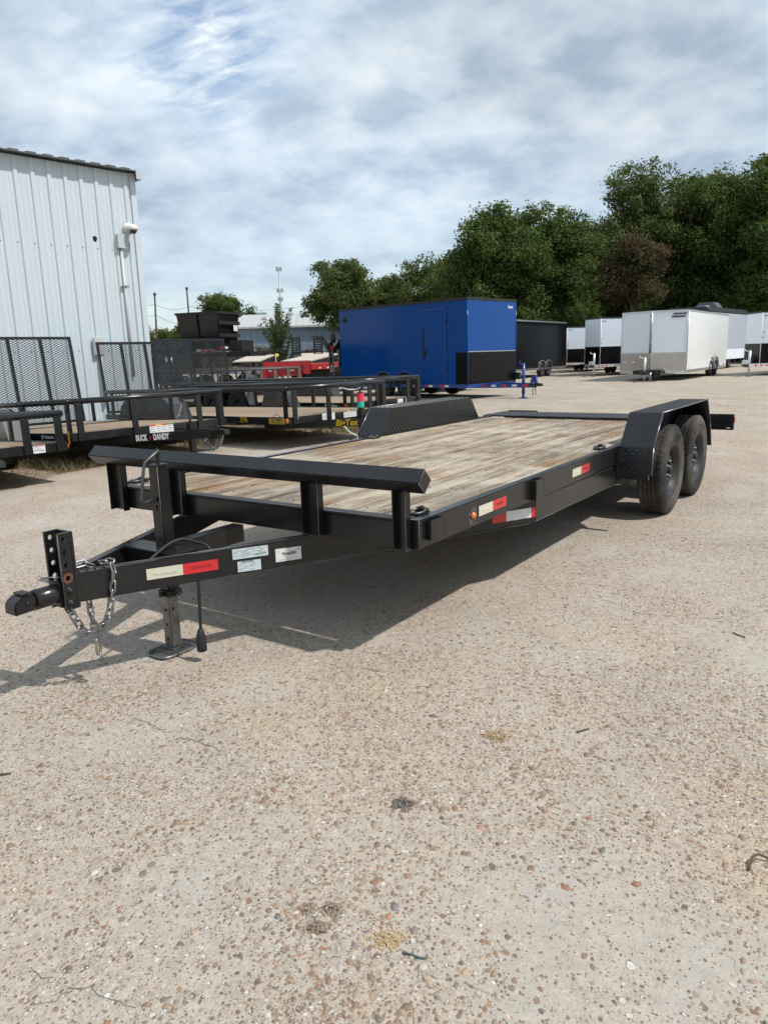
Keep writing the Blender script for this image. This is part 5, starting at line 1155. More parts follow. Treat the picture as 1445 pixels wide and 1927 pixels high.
# the nearest trailer whose corner enters at the left edge
cN = Vector((-3.45, 8.1, 0)) - Vector((-math.sin(FWD), math.cos(FWD), 0)) * 2.2
t5 = utility_trailer('utility_trailer', cN, 2.2, 4.2, 'dark utility trailer cut by the left picture edge, orange light on its corner', gate=None, wheels=(-2.0,), tongue=0.72, zr=0.77, zd=0.46, fender=True, rail_r=0.04)
s5 = plate(t5, 'label_sticker', 0.0005, 0.78, 0.41, 0.13, 0.085, WHITES); plate(s5, 'header_bar', 0.0027, 0.78, 0.444, 0.115, 0.008, RED); plate(s5, 'header_bar', 0.0027, 0.78, 0.395, 0.115, 0.006, INKG)
b = MB()
for k in range(3): b.box((0.0027, 0.725, 0.405 + 0.011 * k), (0.003, 0.725 + 0.1 * random.uniform(0.4, 1), 0.4075 + 0.011 * k))
b.build('fine_print', INKG, s5); b = MB(); b.lathe([(0, 0.016), (0.024, 0.012), (0.032, 0)], 16, 'y', (-0.03, 1.1005, 0.41)); b.build('marker_light', ORANGE, t5)
chain(t5, [(0.80, -0.22, 0.32), (0.81, -0.21, 0.18), (0.82, -0.20, 0.12)], 1.1)
# brown railed trailer further back
BROWNR = mat('dusty_brown_paint', (0.085, 0.072, 0.06), 0.6, dust=0.3)
utility_trailer('utility_trailer', (-3.55, 19.6), 2.0, 5.0, 'small dusty brown railed utility trailer in front of the red trailer', gate=None, wheels=(-2.6,), tongue=1.2, zr=1.02, zd=0.52, pitch=0.0, railm=BROWNR, posts=(0.04, 0.28, 0.52, 0.76, 0.96), rail_r=0.03, sideposts=6)

# ------------------------------------------------------------------ enclosed box trailers
def box_trailer(loc, yaw, L, W, z0, z1, nose, label, skin, lower=None, lower_h=0.0, trim=None, wheels=None, frame=None, jack_x=1.0, group='enclosed box trailers', tongue=1.35, fend=None, guard=False, jack_w=0.045, right_skin=None, lower_wrap=0.0):
    """x forward, nose is how far the V front projects; origin below the front shoulder line"""
    root = empty('box_trailer', (*loc, 0), yaw, label, 'trailer', group); h = W / 2; fr = frame or BLACKR; tr = trim or ALU
    foot = [(-L, -h), (0, -h), (nose, 0), (0, h), (-L, h)] if nose > 0.01 else [(-L, -h), (0, -h), (0, h), (-L, h)]
    b = MB(); b.prism(foot, z0 + 0.10, z1, 'z'); b.build('body', skin, root, 0.006)
    def grow(poly, e):
        return [(x + (e if x > -L / 2 else -e), y + (e if y > 0 else (-e if y < 0 else 0))) for x, y in poly]
    b = MB(); b.prism(grow(foot, 0.012), z1 - 0.05, z1 + 0.025, 'z'); b.build('roof_trim', tr, root, 0.005)
    b = MB(); b.prism(grow(foot, 0.006), z0, z0 + 0.099, 'z'); b.build('floor_frame', fr if frame else ALU, root)
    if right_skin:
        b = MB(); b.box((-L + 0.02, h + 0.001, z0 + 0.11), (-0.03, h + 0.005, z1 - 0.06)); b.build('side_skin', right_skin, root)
    if lower:
        front = [(0, -h), (nose, 0), (0, h)] if nose > 0.01 else [(0, -h), (0, h)]
        for k, (p, q) in enumerate(zip(front[:-1], front[1:])):
            d = Vector((q[0] - p[0], q[1] - p[1], 0)); n = Vector((d.y, -d.x, 0)).normalized(); o = n * 0.004
            b = MB(); b.add([(p[0], p[1], z0 + 0.101), (q[0], q[1], z0 + 0.101), (q[0], q[1], z0 + lower_h), (p[0], p[1], z0 + lower_h), (p[0] + o.x, p[1] + o.y, z0 + 0.101), (q[0] + o.x, q[1] + o.y, z0 + 0.101), (q[0] + o.x, q[1] + o.y, z0 + lower_h), (p[0] + o.x, p[1] + o.y, z0 + lower_h)], [(0, 1, 2, 3), (4, 5, 6, 7), (0, 1, 5, 4), (1, 2, 6, 5), (2, 3, 7, 6), (3, 0, 4, 7)])
            po = b.build('lower_panel', lower, root)
            b = MB(); b.beam((p[0] + o.x * 1.5, p[1] + o.y * 1.5, z0 + lower_h + 0.012), (q[0] + o.x * 1.5, q[1] + o.y * 1.5, z0 + lower_h + 0.012), 0.012, 0.022); b.build('edge_strip', ALU if guard or lower is BLACKS else lower, po)
            if guard and k == 1:
                g = MB(); L2 = d.length; dn = d.normalized()
                for i in range(int(L2 / 0.045)):
                    c = Vector((p[0], p[1], 0)) + dn * (0.03 + 0.045 * i) + n * 0.006; g.beam((c.x, c.y, z0 + 0.11), (c.x, c.y, z0 + lower_h - 0.01), 0.008, 0.006, tuple(n))
                for i in range(int((lower_h - 0.12) / 0.045)):
                    z = z0 + 0.12 + 0.045 * i; a, c = Vector((p[0], p[1], z)) + dn * 0.02 + n * 0.0075, Vector((p[0], p[1], z)) + d - dn * 0.02 + n * 0.0075; g.beam(tuple(a), tuple(c), 0.006, 0.008)
                g.build('tread_grid', mat('stone_guard_relief', (0.30, 0.28, 0.26), 0.35, metal=0.9), po, kind='stuff')
        if lower_wrap:
            b = MB(); b.box((-lower_wrap, -h - 0.005, z0 + 0.02), (-0.002, -h - 0.001, z0 + lower_h)); b.build('lower_panel', lower, root)
    # corner trims
    for (x, y) in [(0, -h), (0, h)] + ([(nose, 0)] if nose > 0.01 else []):
        b = MB(); b.tube([(x, y, z0 + 0.1), (x, y, z1 - 0.05)], 0.016, 8); b.build('corner_trim', skin if not guard else ALU, root)
    # tongue, coupler, jack
    xs = nose if nose > 0.01 else 0.0
    for s in (1, -1):
        b = MB(); b.beam((xs - 0.75, s * h * 0.62, z0 + 0.03), (xs + tongue - 0.15, s * 0.05, z0 + 0.03), 0.06, 0.12); b.build('tongue_beam', fr, root, 0.004)
    b = MB(); b.box((xs + tongue - 0.22, -0.06, z0 - 0.03), (xs + tongue, 0.06, z0 + 0.09)); b.prism([(xs + tongue, z0 + 0.0), (xs + tongue, z0 + 0.10), (xs + tongue + 0.2, z0 + 0.08), (xs + tongue + 0.22, z0 + 0.01)], -0.05, 0.05, 'y'); b.build('coupler', BLACKR, root, 0.005)
    xj = xs + jack_x; jr = jack_w
    b = MB(); b.tube([(xj, 0, 0.12), (xj, 0, z0 + 0.62)], jr, 12); b.box((xj - 0.02, -0.02, z0 + 0.62), (xj + 0.02, 0.02, z0 + 0.65)); b.tube([(xj, 0, z0 + 0.60), (xj, -0.18, z0 + 0.62), (xj, -0.20, z0 + 0.70)], 0.014, 6); jo = b.build('jack', SILVER if frame is None or frame is SILVER else fr, root)
    b = MB(); b.tube([(xj, 0, 0.0), (xj, 0, 0.12)], jr * 0.8, 10); b.box((xj - 0.09, -0.09, -0.01), (xj + 0.09, 0.09, 0.012)); b.build('jack_foot', GALV if frame is None or frame is SILVER else fr, jo)
    # wheels with arched fenders
    wx = wheels or (-L * 0.55, -L * 0.55 - 0.87); wr = 0.335
    for s in (1, -1):
        for x in wx: wheel(root, (x, s * (h - 0.07), wr), wr, 0.20, 0.195, s, rim=RIM)
        b = MB(); y0, y1 = h + 0.002, h + 0.045; n = 14
        for x in wx:
            a0 = [(x + 0.42 * math.cos(PI * i / n), wr + 0.02 + 0.42 * math.sin(PI * i / n)) for i in range(n + 1)]; vs = []
            for q, z in a0: vs += [(q, s * y0, z), (q, s * y1, z), (x + (q - x) * 1.13, s * y1, wr + 0.02 + (z - wr - 0.02) * 1.13), (x + (q - x) * 1.13, s * y0, wr + 0.02 + (z - wr - 0.02) * 1.13)]
            b.add(vs, [(4 * i + j, 4 * i + (j + 1) % 4, 4 * i + 4 + (j + 1) % 4, 4 * i + 4 + j) for i in range(n) for j in range(4)])
        b.build('fender', fend or ALU, root)
        b = MB()
        for x in wx:
            pts = [(x + 0.418 * math.cos(PI * i / n), wr + 0.02 + 0.418 * math.sin(PI * i / n)) for i in range(n + 1)] + [(x - 0.418, z0), (x + 0.418, z0)]; b.prism(pts, min(s * (h + 0.0012), s * (h - 0.02)), max(s * (h + 0.0012), s * (h - 0.02)), 'y')
        b.build('wheel_well', DARK, root)
    return root

def panel_seams(root, xs, h, z0, z1, skin, s=-1, w=0.006):
    for x in xs:
        b = MB(); y0, y1 = sorted((s * (h + 0.0005), s * (h + 0.003))); b.box((x - w, y0, z0 + 0.11), (x + w, y1, z1 - 0.06)); b.build('seam_strip', skin, root)

def blue_trailer():
    yaw = 2.37 + PI; d = Vector((math.cos(yaw), math.sin(yaw))); right = Vector((d.y, -d.x)); W, L, z0, z1 = 2.33, 5.15, 0.32, 2.75; c = Vector((2.44, 20.72)) - right * (W / 2)
    r = box_trailer((c.x, c.y), yaw, L, W, z0, z1, 0.0, 'large blue enclosed trailer with black lower front panel', BLUEP, BLACKS, 0.98, BLACKR, (-2.35, -3.22), BLUEF, 1.05, tongue=1.45, fend=BLUEF, lower_wrap=0.42); h = W / 2; y = -h
    panel_seams(r, (-0.62, -1.95, -3.15, -4.3), h, z0, z1, BLUEP)
    # side door with frame, bar lock and hinges
    dr = MB(); dr.box((-1.72, y - 0.012, z0 + 0.16), (-0.78, y - 0.001, z1 - 0.26)); do = dr.build('door', BLUEP, r, 0.004)
    fr = MB(); e = 0.03
    for (xa, za, xb, zb) in ((-1.75, z0 + 0.13, -1.75 + e, z1 - 0.22), (-0.78, z0 + 0.13, -0.78 + e, z1 - 0.22), (-1.75, z1 - 0.255, -0.75, z1 - 0.22)): fr.box((xa, y - 0.02, za), (xb, y - 0.0125, zb))
    fr.build('door_frame', BLUEF, do)
    b = MB(); b.tube([(-1.60, y - 0.035, 1.15), (-1.60, y - 0.035, 2.0)], 0.013, 6); b.build('lock_bar', BLACKR, do)
    b = MB(); b.box((-1.64, y - 0.05, 1.32), (-1.45, y - 0.02, 1.37)); b.box((-1.58, y - 0.06, 1.18), (-1.54, y - 0.03, 1.34)); b.build('handle', BLACKR, do, 0.004)
    for z in (0.8, 1.4, 2.1):
        b = MB(); b.box((-0.77, y - 0.026, z), (-0.72, y - 0.0205, z + 0.10)); b.build('hinge', BLACKR, do)
    b = MB(); b.lathe([(0.0, -0.03), (0.09, -0.025), (0.10, -0.001)], 20, 'y', (-4.90, y, 2.42)); b.build('vent', BLACKR, r)
    # red and white reflector tape
    for k, x in enumerate((-0.75, -1.35, -1.95, -4.6)):
        for q, m in ((0, WHITES), (0.16, RED)): plate(r, 'white_tape' if q == 0 else 'red_tape', x - q, y - 0.007, z0 + 0.05, 0.15, 0.06, m, 'y')
    p0, p1 = Vector((-0.75, -h * 0.62, z0 + 0.03)), Vector((1.30, -0.05, z0 + 0.03)); dd = (p1 - p0).normalized(); n = Vector((dd.y, -dd.x, 0))
    for k in range(6):
        a = p0 + dd * (0.75 + 0.30 * k) + n * 0.0315; b = MB(); q = a + dd * 0.14; u = Vector((0, 0, 0.03)); o = n * 0.002
        b.add([a - u, q - u, q + u, a + u, a - u + o, q - u + o, q + u + o, a + u + o], [(0, 1, 2, 3), (4, 5, 6, 7), (0, 1, 5, 4), (1, 2, 6, 5), (2, 3, 7, 6), (3, 0, 4, 7)]); b.build('white_tape' if k % 2 else 'red_tape', WHITES if k % 2 else RED, r)
    text('lettering', 'DARK', 0.14, face_matrix((0.0065, h - 0.36, z1 - 0.30), (0, 1, 0), (0, 0, 1)), WHITEL, r, 0.003, 0.0, 1.0) if False else text('lettering', 'Dark', 0.11, face_matrix((0.0065, h - 0.30, z1 - 0.20), (0, 1, 0), (0, 0, 1)), WHITEL, r, 0.003, 0.2, 1.1)
    b = MB(); b.box((0.03, h - 0.10, z0 + 0.15), (0.2, h + 0.02, z0 + 0.35)); b.build('battery_box', BLACKR, r, 0.01)
    ch = MB()
    b = MB(); b.prism([(1.28, z0 + 0.10), (1.50, z0 + 0.10), (1.46, z0 + 0.32), (1.36, z0 + 0.32)], -0.035, 0.035, 'y'); b.build('coupler_gusset', BLUEF, r, 0.004)
    chain(r, [(1.4, -0.06, z0), (1.4, -0.08, z0 - 0.25)], 1.4); chain(r, [(1.4, 0.06, z0), (1.4, 0.08, z0 - 0.25)], 1.4)
blue_trailer()

def black_trailer():
    yaw = 0.97 + PI; d = Vector((math.cos(yaw), math.sin(yaw))); left = Vector((-d.y, d.x)); W, L = 2.2, 6.84; c = Vector((6.17, 34.67)) - left * (W / 2)
    r = box_trailer((c.x, c.y), yaw, L, W, 0.35, 2.70, 0.0, 'glossy black enclosed trailer behind the blue one', BLACKS, trim=ALU, wheels=(-3.5, -4.37)); h = W / 2
    panel_seams(r, [-0.3 - 0.61 * k for k in range(11)], h, 0.35, 2.7, BLACKS, 1)
black_trailer()

def silver_front():
    yaw = 0.95 + PI; d = Vector((math.cos(yaw), math.sin(yaw))); left = Vector((-d.y, d.x)); W, L, z0, z1 = 2.53, 7.4, 0.28, 2.63; c = Vector((11.81, 28.79)) - left * (W / 2)
    r = box_trailer((c.x, c.y), yaw, L, W, z0, z1, 0.42, 'white enclosed trailer with shiny silver lower front and lit white side', WHITEP, ALUG, 0.78, ALU, (-4.3, -5.2), None, 0.65, guard=True, tongue=1.0, right_skin=WHITEV); h = W / 2
    st = MB(); st.tube([(0.425, 0.0, z0 + 0.78), (0.425, 0.0, z1 - 0.05)], 0.05, 10); so = st.build('nose_strip', ALU, r)
    nail = MB().lathe([(0, 0.008), (0.016, 0.004), (0.02, 0)], 8, 'x').mesh('rivet', INK)
    for k in range(22):
        for s in (1, -1): link('rivet', nail, so, Matrix.Translation((0.474, s * 0.012 + s * 0.008, z0 + 0.85 + 0.066 * k)))
    dd = Vector((-0.42, h, 0)).normalized(); p = Vector((0.42, 0, 0)).lerp(Vector((0, h, 0)), 0.74); n = Vector((dd.y, -dd.x, 0))
    n = n if n.x > 0 else -n
    s = MB(); q = p + n * 0.004; u = Vector((0, 0, 0.085)); w = dd * 0.24; zc = Vector((0, 0, z1 - 0.17)); o = n * 0.003
    kx = dd * 0.03; a = [q - w - u - kx + zc, q + w - u - kx + zc, q + w + u + kx + zc, q - w + u + kx + zc]; s.add(a + [v + o for v in a], [(0, 1, 2, 3), (4, 5, 6, 7), (0, 1, 5, 4), (1, 2, 6, 5), (2, 3, 7, 6), (3, 0, 4, 7)]); bo = s.build('name_plate', mat('dark_purple_plate', (0.035, 0.02, 0.05), 0.4), r)
    text('lettering', 'SE ACCNO', 0.105, face_matrix(q + o * 1.4 + zc, dd, (0, 0, 1)), WHITEL, bo, 0.002, 0, 0.85)
    for yy in (0.55, 0.85):
        pp = Vector((0.42, 0, 0)).lerp(Vector((0, -h, 0)), yy); nn = Vector((n.x, -n.y, 0)); m = MB(); m.lathe([(0.0, 0.02), (0.05, 0.012), (0.06, 0.0)], 14, 'x', (pp.x + nn.x * 0.008, pp.y + nn.y * 0.008, z0 + 0.42)); m.build('lamp', ALU, r)
    b = MB(); b.box((0.45, -0.5, z0 - 0.02), (0.9, 0.55, z0 + 0.14)); b.build('tongue_box', BLACKR, r, 0.006)
    b = MB(); b.tube([(1.0, 0.2, 0.0), (1.0, 0.2, z0 + 0.05)], 0.05, 10); b.build('jack_post', GALV, r)
    b = MB(); b.tube([(0.95, 0.3, z0 + 0.08), (1.0, 0.42, z0 + 0.12), (1.0, 0.5, z0 - 0.1), (1.0, 0.42, 0.05)], 0.012, 6); b.build('lighting_cable', CABLE, r)
    panel_seams(r, [-0.4 - 0.61 * k for k in range(11)], h + 0.005, z0, z1, WHITEV, 1, 0.004)
    for x in (-0.4, -6.9): 
        b = MB(); b.box((x - 0.06, h + 0.006, z0 + 0.14), (x + 0.06, h + 0.02, z0 + 0.20)); b.build('side_marker', ORANGE if x > -1 else RED, r)
silver_front()

def white_v(apex, yaw_fwd, nose, L, W, z0, z1, lower_h, label, lettering=True):
    d = Vector((math.cos(yaw_fwd), math.sin(yaw_fwd))); c = Vector(apex) - d * nose
    r = box_trailer((c.x, c.y), yaw_fwd, L, W, z0, z1, nose, label, WHITEP, BLACKS, lower_h, BLACKR, (-L * 0.55, -L * 0.55 - 0.87), SILVER, 0.80, tongue=1.1, jack_w=0.05)
    h = W / 2
    for s in (1, -1):
        p0, p1 = Vector((nose - 0.75, s * h * 0.62, z0 + 0.03)), Vector((nose + 0.95, s * 0.05, z0 + 0.03)); dd = (p1 - p0).normalized(); n = Vector((dd.y, -dd.x, 0)) * (-s); n = n if (n.y * s) > 0 else -n
        for k in range(3):
            a = p0 + dd * (0.85 + 0.28 * k) + n * 0.0315; q = a + dd * 0.13; u = Vector((0, 0, 0.028)); o = n * 0.002; b = MB()
            b.add([a - u, q - u, q + u, a + u, a - u + o, q - u + o, q + u + o, a + u + o], [(0, 1, 2, 3), (4, 5, 6, 7), (0, 1, 5, 4), (1, 2, 6, 5), (2, 3, 7, 6), (3, 0, 4, 7)]); b.build('red_tape', RED, r)
    b = MB(); b.box((nose + 0.92, -0.14, z0 + 0.06), (nose + 1.12, 0.02, z0 + 0.26)); b.build('coupler_bracket', SILVER, r, 0.01)
    dd = Vector((nose, -0.0, 0)) - Vector((0, h, 0)); 
    a, q = Vector((nose, 0, 0)), Vector((0, h, 0)); e = (q - a).normalized(); n = Vector((e.y, -e.x, 0)); n = n if n.x > 0 else -n; p = a.lerp(q, 0.12) + n * 0.004
    b = MB(); u = Vector((0, 0, 0.022)); zc = Vector((0, 0, z1 - 0.17)); w = e * 0.11
    for i in range(5):
        k0 = p - w + e * 0.045 * i; b.add([k0 - u + zc, k0 + e * 0.034 - u + zc, k0 + e * 0.034 + u + zc, k0 + u + zc], [(0, 1, 2, 3)])
    b.build('badge_print', INKG, r)
    for z in (1.55, 1.75):
        b = MB(); b.lathe([(0, 0.02), (0.02, 0.015), (0.025, 0)], 10, 'x', (nose - 0.02, 0.05 + (z - 1.55) * 0.1, z)); b.build('clearance_lamp', INK, r)
    return r
white_v((10.65, 36.2), 0.95 + PI, 0.80, 6.0, 2.1, 0.45, 2.74, 0.92, 'white V nosed trailer with black lower panel left of the silver fronted one')
white_v((10.75, 43.0), 0.95 + PI, 0.80, 6.0, 2.1, 0.45, 2.55, 0.86, 'white trailer half hidden by the end of the black trailer')
white_v((15.75, 31.0), 0.62 + PI, 0.80, 6.0, 2.2, 0.40, 2.58, 0.90, 'white trailer with black lower panel cut by the right picture edge')

def camper():
    root = empty('camper', (19.0, 43.5, 0), R(50), 'pale grey camper with dark roof behind the white trailers', 'camper')
    b = MB(); b.box((-4.0, -1.25, 0.5), (4.0, 1.25, 3.0)); b.build('body', VANB, root, 0.05)
    b = MB(); b.prism([(-1.24, 3.001), (1.24, 3.001), (0.95, 3.32), (-0.95, 3.32)], -4.0, 4.0, 'x'); ro = b.build('roof', CAMROOF, root, 0.05)
    b = MB(); b.prism([(-0.6, 3.33), (0.6, 3.33), (0.5, 3.68), (-0.35, 3.68)], -0.55, 0.55, 'x'); b.build('air_conditioner', mat('vent_cover', (0.10, 0.11, 0.12), 0.4), ro, 0.04)
    b = MB(); b.box((-1.6, -0.3, 3.325), (-0.9, 0.3, 3.45)); b.build('roof_vent', WHITEP, ro, 0.03)
    b = MB(); b.box((-4.01, -1.26, 0.5), (4.01, -1.251, 1.05)); b.build('skirt', WHITEP, root)
    b = MB(); b.box((-3.95, -1.262, 1.35), (-3.6, -1.252, 1.6)); b.build('hatch', DARK, root)
    for s in (1, -1):
        for x in (-0.9, 0.0): wheel(root, (x, s * 1.16, 0.34), 0.34, 0.2, 0.195, s)
camper()

# ------------------------------------------------------------------ dark equipment trailers behind the gates
def dump_trailer(loc, yaw, L, W, z0, z1, label, flare=0.18, ribs=3, deck=None):
    root = empty('dump_trailer', (*loc, 0), yaw, label, 'trailer', 'black dump trailers behind the mesh gates'); h = W / 2
    b = MB(); f = flare; lo = [(-L + f, -h + f * .6), (-f * 0.6, -h + f * .6), (-f * 0.6, h - f * .6), (-L + f, h - f * .6)]; hi = [(-L, -h), (0, -h), (0, h), (-L, h)]; t = 0.03
    vs = [(x, y, z0) for x, y in lo] + [(x, y, z1) for x, y in hi] + [(x * 0.985 - 0.03, y * 0.97, z1) for x, y in hi] + [(x * 0.985 - 0.03, y * 0.96, z0 + t) for x, y in lo]
    b.add(vs, [(0, 3, 2, 1)] + [(i, (i + 1) % 4, 4 + (i + 1) % 4, 4 + i) for i in range(4)] + [(4 + i, 4 + (i + 1) % 4, 8 + (i + 1) % 4, 8 + i) for i in range(4)] + [(8 + i, 8 + (i + 1) % 4, 12 + (i + 1) % 4, 12 + i) for i in range(4)] + [(12, 13, 14, 15)]); b.build('bin', mat('glossy_black_bin', (0.008, 0.0085, 0.011), 0.16, spec=0.5, bump=0.06, bscale=1.5), root)
    b = MB()
    for s in (1, -1): b.box((-L - 0.03, s * h - 0.05, z1 + 0.001), (0.03, s * h + 0.05, z1 + 0.08))
    b.box((-0.05, -h + 0.051, z1 + 0.001), (0.03, h - 0.051, z1 + 0.08)); b.box((-L - 0.03, -h + 0.051, z1 + 0.001), (-L + 0.05, h - 0.051, z1 + 0.08)); b.build('top_rim', BLACKR, root, 0.006)
    for s in (1, -1):
        for k in range(1, ribs + 1):
            x = -L * k / (ribs + 1); b = MB(); b.beam((x, s * (h - f * 0.6 + 0.035), z0), (x, s * (h + 0.035), z1), 0.08, 0.06, (0, s, 0)); b.build('side_stake', BLACK, root)
    for k in range(2):
        z = z0 + (z1 - z0) * (0.42 + 0.34 * k); b = MB(); b.box((0.005, -h * 0.96, z - 0.06), (0.06, h * 0.96, z + 0.06)); b.build('front_rib', BLACKR, root, 0.005)
    b = MB(); b.box((-L + 0.3, -0.45, z0 - 0.22), (1.2, -0.33, z0 - 0.05)); b.box((-L + 0.3, 0.33, z0 - 0.22), (1.2, 0.45, z0 - 0.05)); b.box((1.05, -0.6, z0 - 0.2), (1.2, 0.6, z0 - 0.06)); b.build('frame', BLACKR, root)
    b = MB(); b.box((0.25, -0.4, z0 - 0.04), (0.75, 0.4, z0 + 0.35)); b.build('tool_box', BLACKR, root, 0.01)
    wr = 0.38
    for s in (1, -1):
        for x in (-L * 0.5 + 0.1, -L * 0.5 - 0.8): wheel(root, (x, s * (h + 0.02), wr), wr, 0.22, 0.2, s)
        b = MB(); b.box((-L * 0.5 - 1.25, min(s * (h - .1), s * (h + 0.14)), wr * 2 + 0.06), (-L * 0.5 + 0.55, max(s * (h - .1), s * (h + 0.14)), wr * 2 + 0.09)); b.build('fender', BLACK, root)
    for x in (-L + 0.1, -L * 0.4, -0.3):
        for q, m in ((0, RED), (0.2, WHITES)): plate(root, 'red_tape' if q == 0 else 'white_tape', x - q, -h - 0.068 + f * 0.5, z0 + 0.04, 0.19, 0.07, m, 'y')
    for k, (y, m) in enumerate(((-0.6, RED), (-0.35, WHITES), (0.1, RED), (0.35, WHITES), (0.62, RED))):
        b = MB(); b.box((0.062, y - 0.1, z0 + 0.06), (0.068, y + 0.1, z0 + 0.15)); b.build('red_tape' if m is RED else 'white_tape', m, root)
    b = MB(); b.box((0.0625, h * 0.3, z0 + (z1 - z0) * 0.54), (0.068, h * 0.3 + 0.26, z0 + (z1 - z0) * 0.70)); b.build('label_sticker', WHITES, root)
    return root
dump_trailer((-5.45, 27.65), R(-22), 1.75, 1.4, 1.62, 2.92, 'tall black dump bed trailer rising above the mesh gates', ribs=1)
dump_trailer((-6.9, 23.2), R(-40), 4.2, 2.0, 0.85, 1.66, 'black dump trailer with red and white tape seen through the mesh gate', 0.05, 4)
dump_trailer((-9.2, 24.0), R(-40), 4.2, 2.0, 0.80, 1.55, 'black dump trailer deeper behind the left mesh gate', 0.05, 4)

def tilt_deck(loc, yaw, L, W, zl, zh, label, ramps=False, gid='tilted flatbed trailers before the blue building'):
    """flatbed whose pale deck slopes down towards the viewer, x along the slope upward"""
    root = empty('flatbed_trailer', (*loc, 0), yaw, label, 'trailer', gid); h = W / 2; n = 9; wi = W / n; a = math.atan2(zh - zl, L); T = Matrix.Translation((0, 0, zl)) @ Matrix.Rotation(-a, 4, 'Y')
    pm = MB().box((0, -wi / 2 + 0.005, 0), (math.hypot(L, zh - zl), wi / 2 - 0.005, 0.05)).mesh('plank', PALE)
    for k in range(n): link('plank', pm, root, T @ Matrix.Translation((0, -h + wi * (k + 0.5), 0)))
    for s in (1, -1):
        b = MB(); b.box((-0.02, s * h - 0.05, -0.16), (math.hypot(L, zh - zl) + 0.02, s * h + 0.05, -0.005), T); b.build('side_rail', BLACKR, root)
        for x in (L * 0.5, L * 0.5 + 0.85): wheel(root, (x, s * (h - 0.15), 0.36), 0.36, 0.22, 0.2, s)
        b = MB(); b.box((L * 0.2, s * (h - 0.3) - 0.06, 0.45), (L + 1.2, s * (h - 0.3) + 0.06, 0.62)); b.build('frame_beam', BLACKR, root)
        b = MB(); b.box((L * 0.85, s * (h - 0.3) - 0.05, 0.621), (L * 0.85 + 0.1, s * (h - 0.3) + 0.05, zh - 0.14)); b.build('prop', BLACKR, root)
    b = MB(); b.box((L + 1.15, -0.06, 0.40), (L + 1.3, 0.06, 0.62)); b.box((L + 0.9, -0.05, -0.01), (L + 1.0, 0.05, 1.0)); b.build('jack', BLACKR, root)
    if ramps:
        for s in (1, -1):
            r = MB(); hh = 1.05
            for q in (-0.19, 0.19): r.box((-0.1, s * h * 0.72 + q - 0.03, zl - 0.1), (-0.04, s * h * 0.72 + q + 0.03, zl - 0.1 + hh))
            ro = r.build('ramp', BLACKR, root)
            for k in range(9):
                g = MB(); g.box((-0.095, s * h * 0.72 - 0.159, zl - 0.05 + k * 0.11), (-0.045, s * h * 0.72 + 0.159, zl + 0.022 + k * 0.11)); g.build('rung', BLACKR, ro)
    return root
tilt_deck((at(468, 33), 33, ), R(72), 1.6, 1.3, 1.16, 1.42, 'pale tilted flatbed beside the tall black dump bed')
tilt_deck((at(560, 31), 31, ), R(62), 2.2, 1.5, 1.13, 1.38, 'pale tilted flatbed right behind the red trailer')
def ramp_trailer():
    x, y = at(583, 36), 36.0
    r = tilt_deck((x, y), R(80), 1.8, 1.5, 1.34, 1.46, 'black flatbed with two upright ladder ramps behind the red trailer', True)
ramp_trailer()

def red_trailer():
    root = empty('red_trailer', (at(536, 26.5), 26.5, 0), R(4), 'bright red flatbed trailer with wood deck in the middle of the lot', 'trailer'); root.scale = (0.86, 0.86, 0.93)
    b = MB(); b.box((-0.80, -0.05, 1.06), (0.80, 0.05, 1.26)); b.build('headboard_rail', REDP, root, 0.01)
    b = MB(); b.box((-0.70, 0.06, 0.72), (0.60, 0.16, 1.05)); fp = b.build('front_panel', REDP, root, 0.008)
    text('lettering', 'ELITE', 0.12, face_matrix((0.0, 0.058, 0.92), (1, 0, 0), (0, 0, 1)), WHITEL, fp, 0.002) if False else None
    for x, y in ((-0.62, 0.055), (0.28, 0.055)):
        m = MB(); m.box((x, y, 0.90), (x + 0.16, y + 0.004, 0.96)); m.build('white_tape', WHITES, fp)
    for x in (-0.76, 0.70): 
        b = MB(); b.box((x - 0.07, -0.06, 0.60), (x + 0.07, 0.06, 1.055)); b.build('upright', REDP, root, 0.008)
    b = MB(); b.box((0.82, -0.10, 0.78), (1.12, 0.12, 1.26)); b.build('corner_box', REDP, root, 0.01)
    for x in (-0.72, 0.72):
        b = MB(); b.box((x - 0.05, -0.04, 0.0), (x + 0.05, 0.04, 0.599)); b.box((x - .12, -.12, -0.01), (x + .12, .12, 0.015)); b.build('landing_leg', REDP, root)
    T = Matrix.Translation((1.1, 0.3, 0)) @ Matrix.Rotation(R(38), 4, 'Z')
    n = 8; wi = 2.0 / n; pm = MB().box((0, -wi / 2 + 0.006, 1.10), (4.8, wi / 2 - 0.006, 1.15)).mesh('plank', WOODN)
    for k in range(n): link('plank', pm, root, T @ Matrix.Translation((0, -1.0 + wi * (k + 0.5) + 0.9, 0)))
    for y in (-0.16, 1.97):
        b = MB(); b.box((-0.1, y - 0.05, 0.93), (4.9, y + 0.05, 1.16), T); so = b.build('side_rail', REDP, root)
        if y < 0:
            for k in range(4):
                m = MB(); m.box((0.3 + 0.42 * k, y - 0.054, 0.96), (0.42 + 0.42 * k, y - 0.0505, 1.01), T); m.build('white_tape', WHITES, so)
    b = MB(); b.box((0.1, 0.3, 0.55), (4.8, 0.45, 0.92), T); b.box((0.1, 1.4, 0.55), (4.8, 1.55, 0.92), T); b.build('frame_beam', BLACKR, root)
    for y in (0.05, 1.75):
        for x in (2.6, 3.5):
            w = wheel(root, (0, 0, 0), 0.38, 0.24, 0.2, 1); w.matrix_local = T @ Matrix.Translation((x, y, 0.38)) @ Matrix.Rotation(PI if y < 1 else 0, 4, 'Z')
red_trailer()

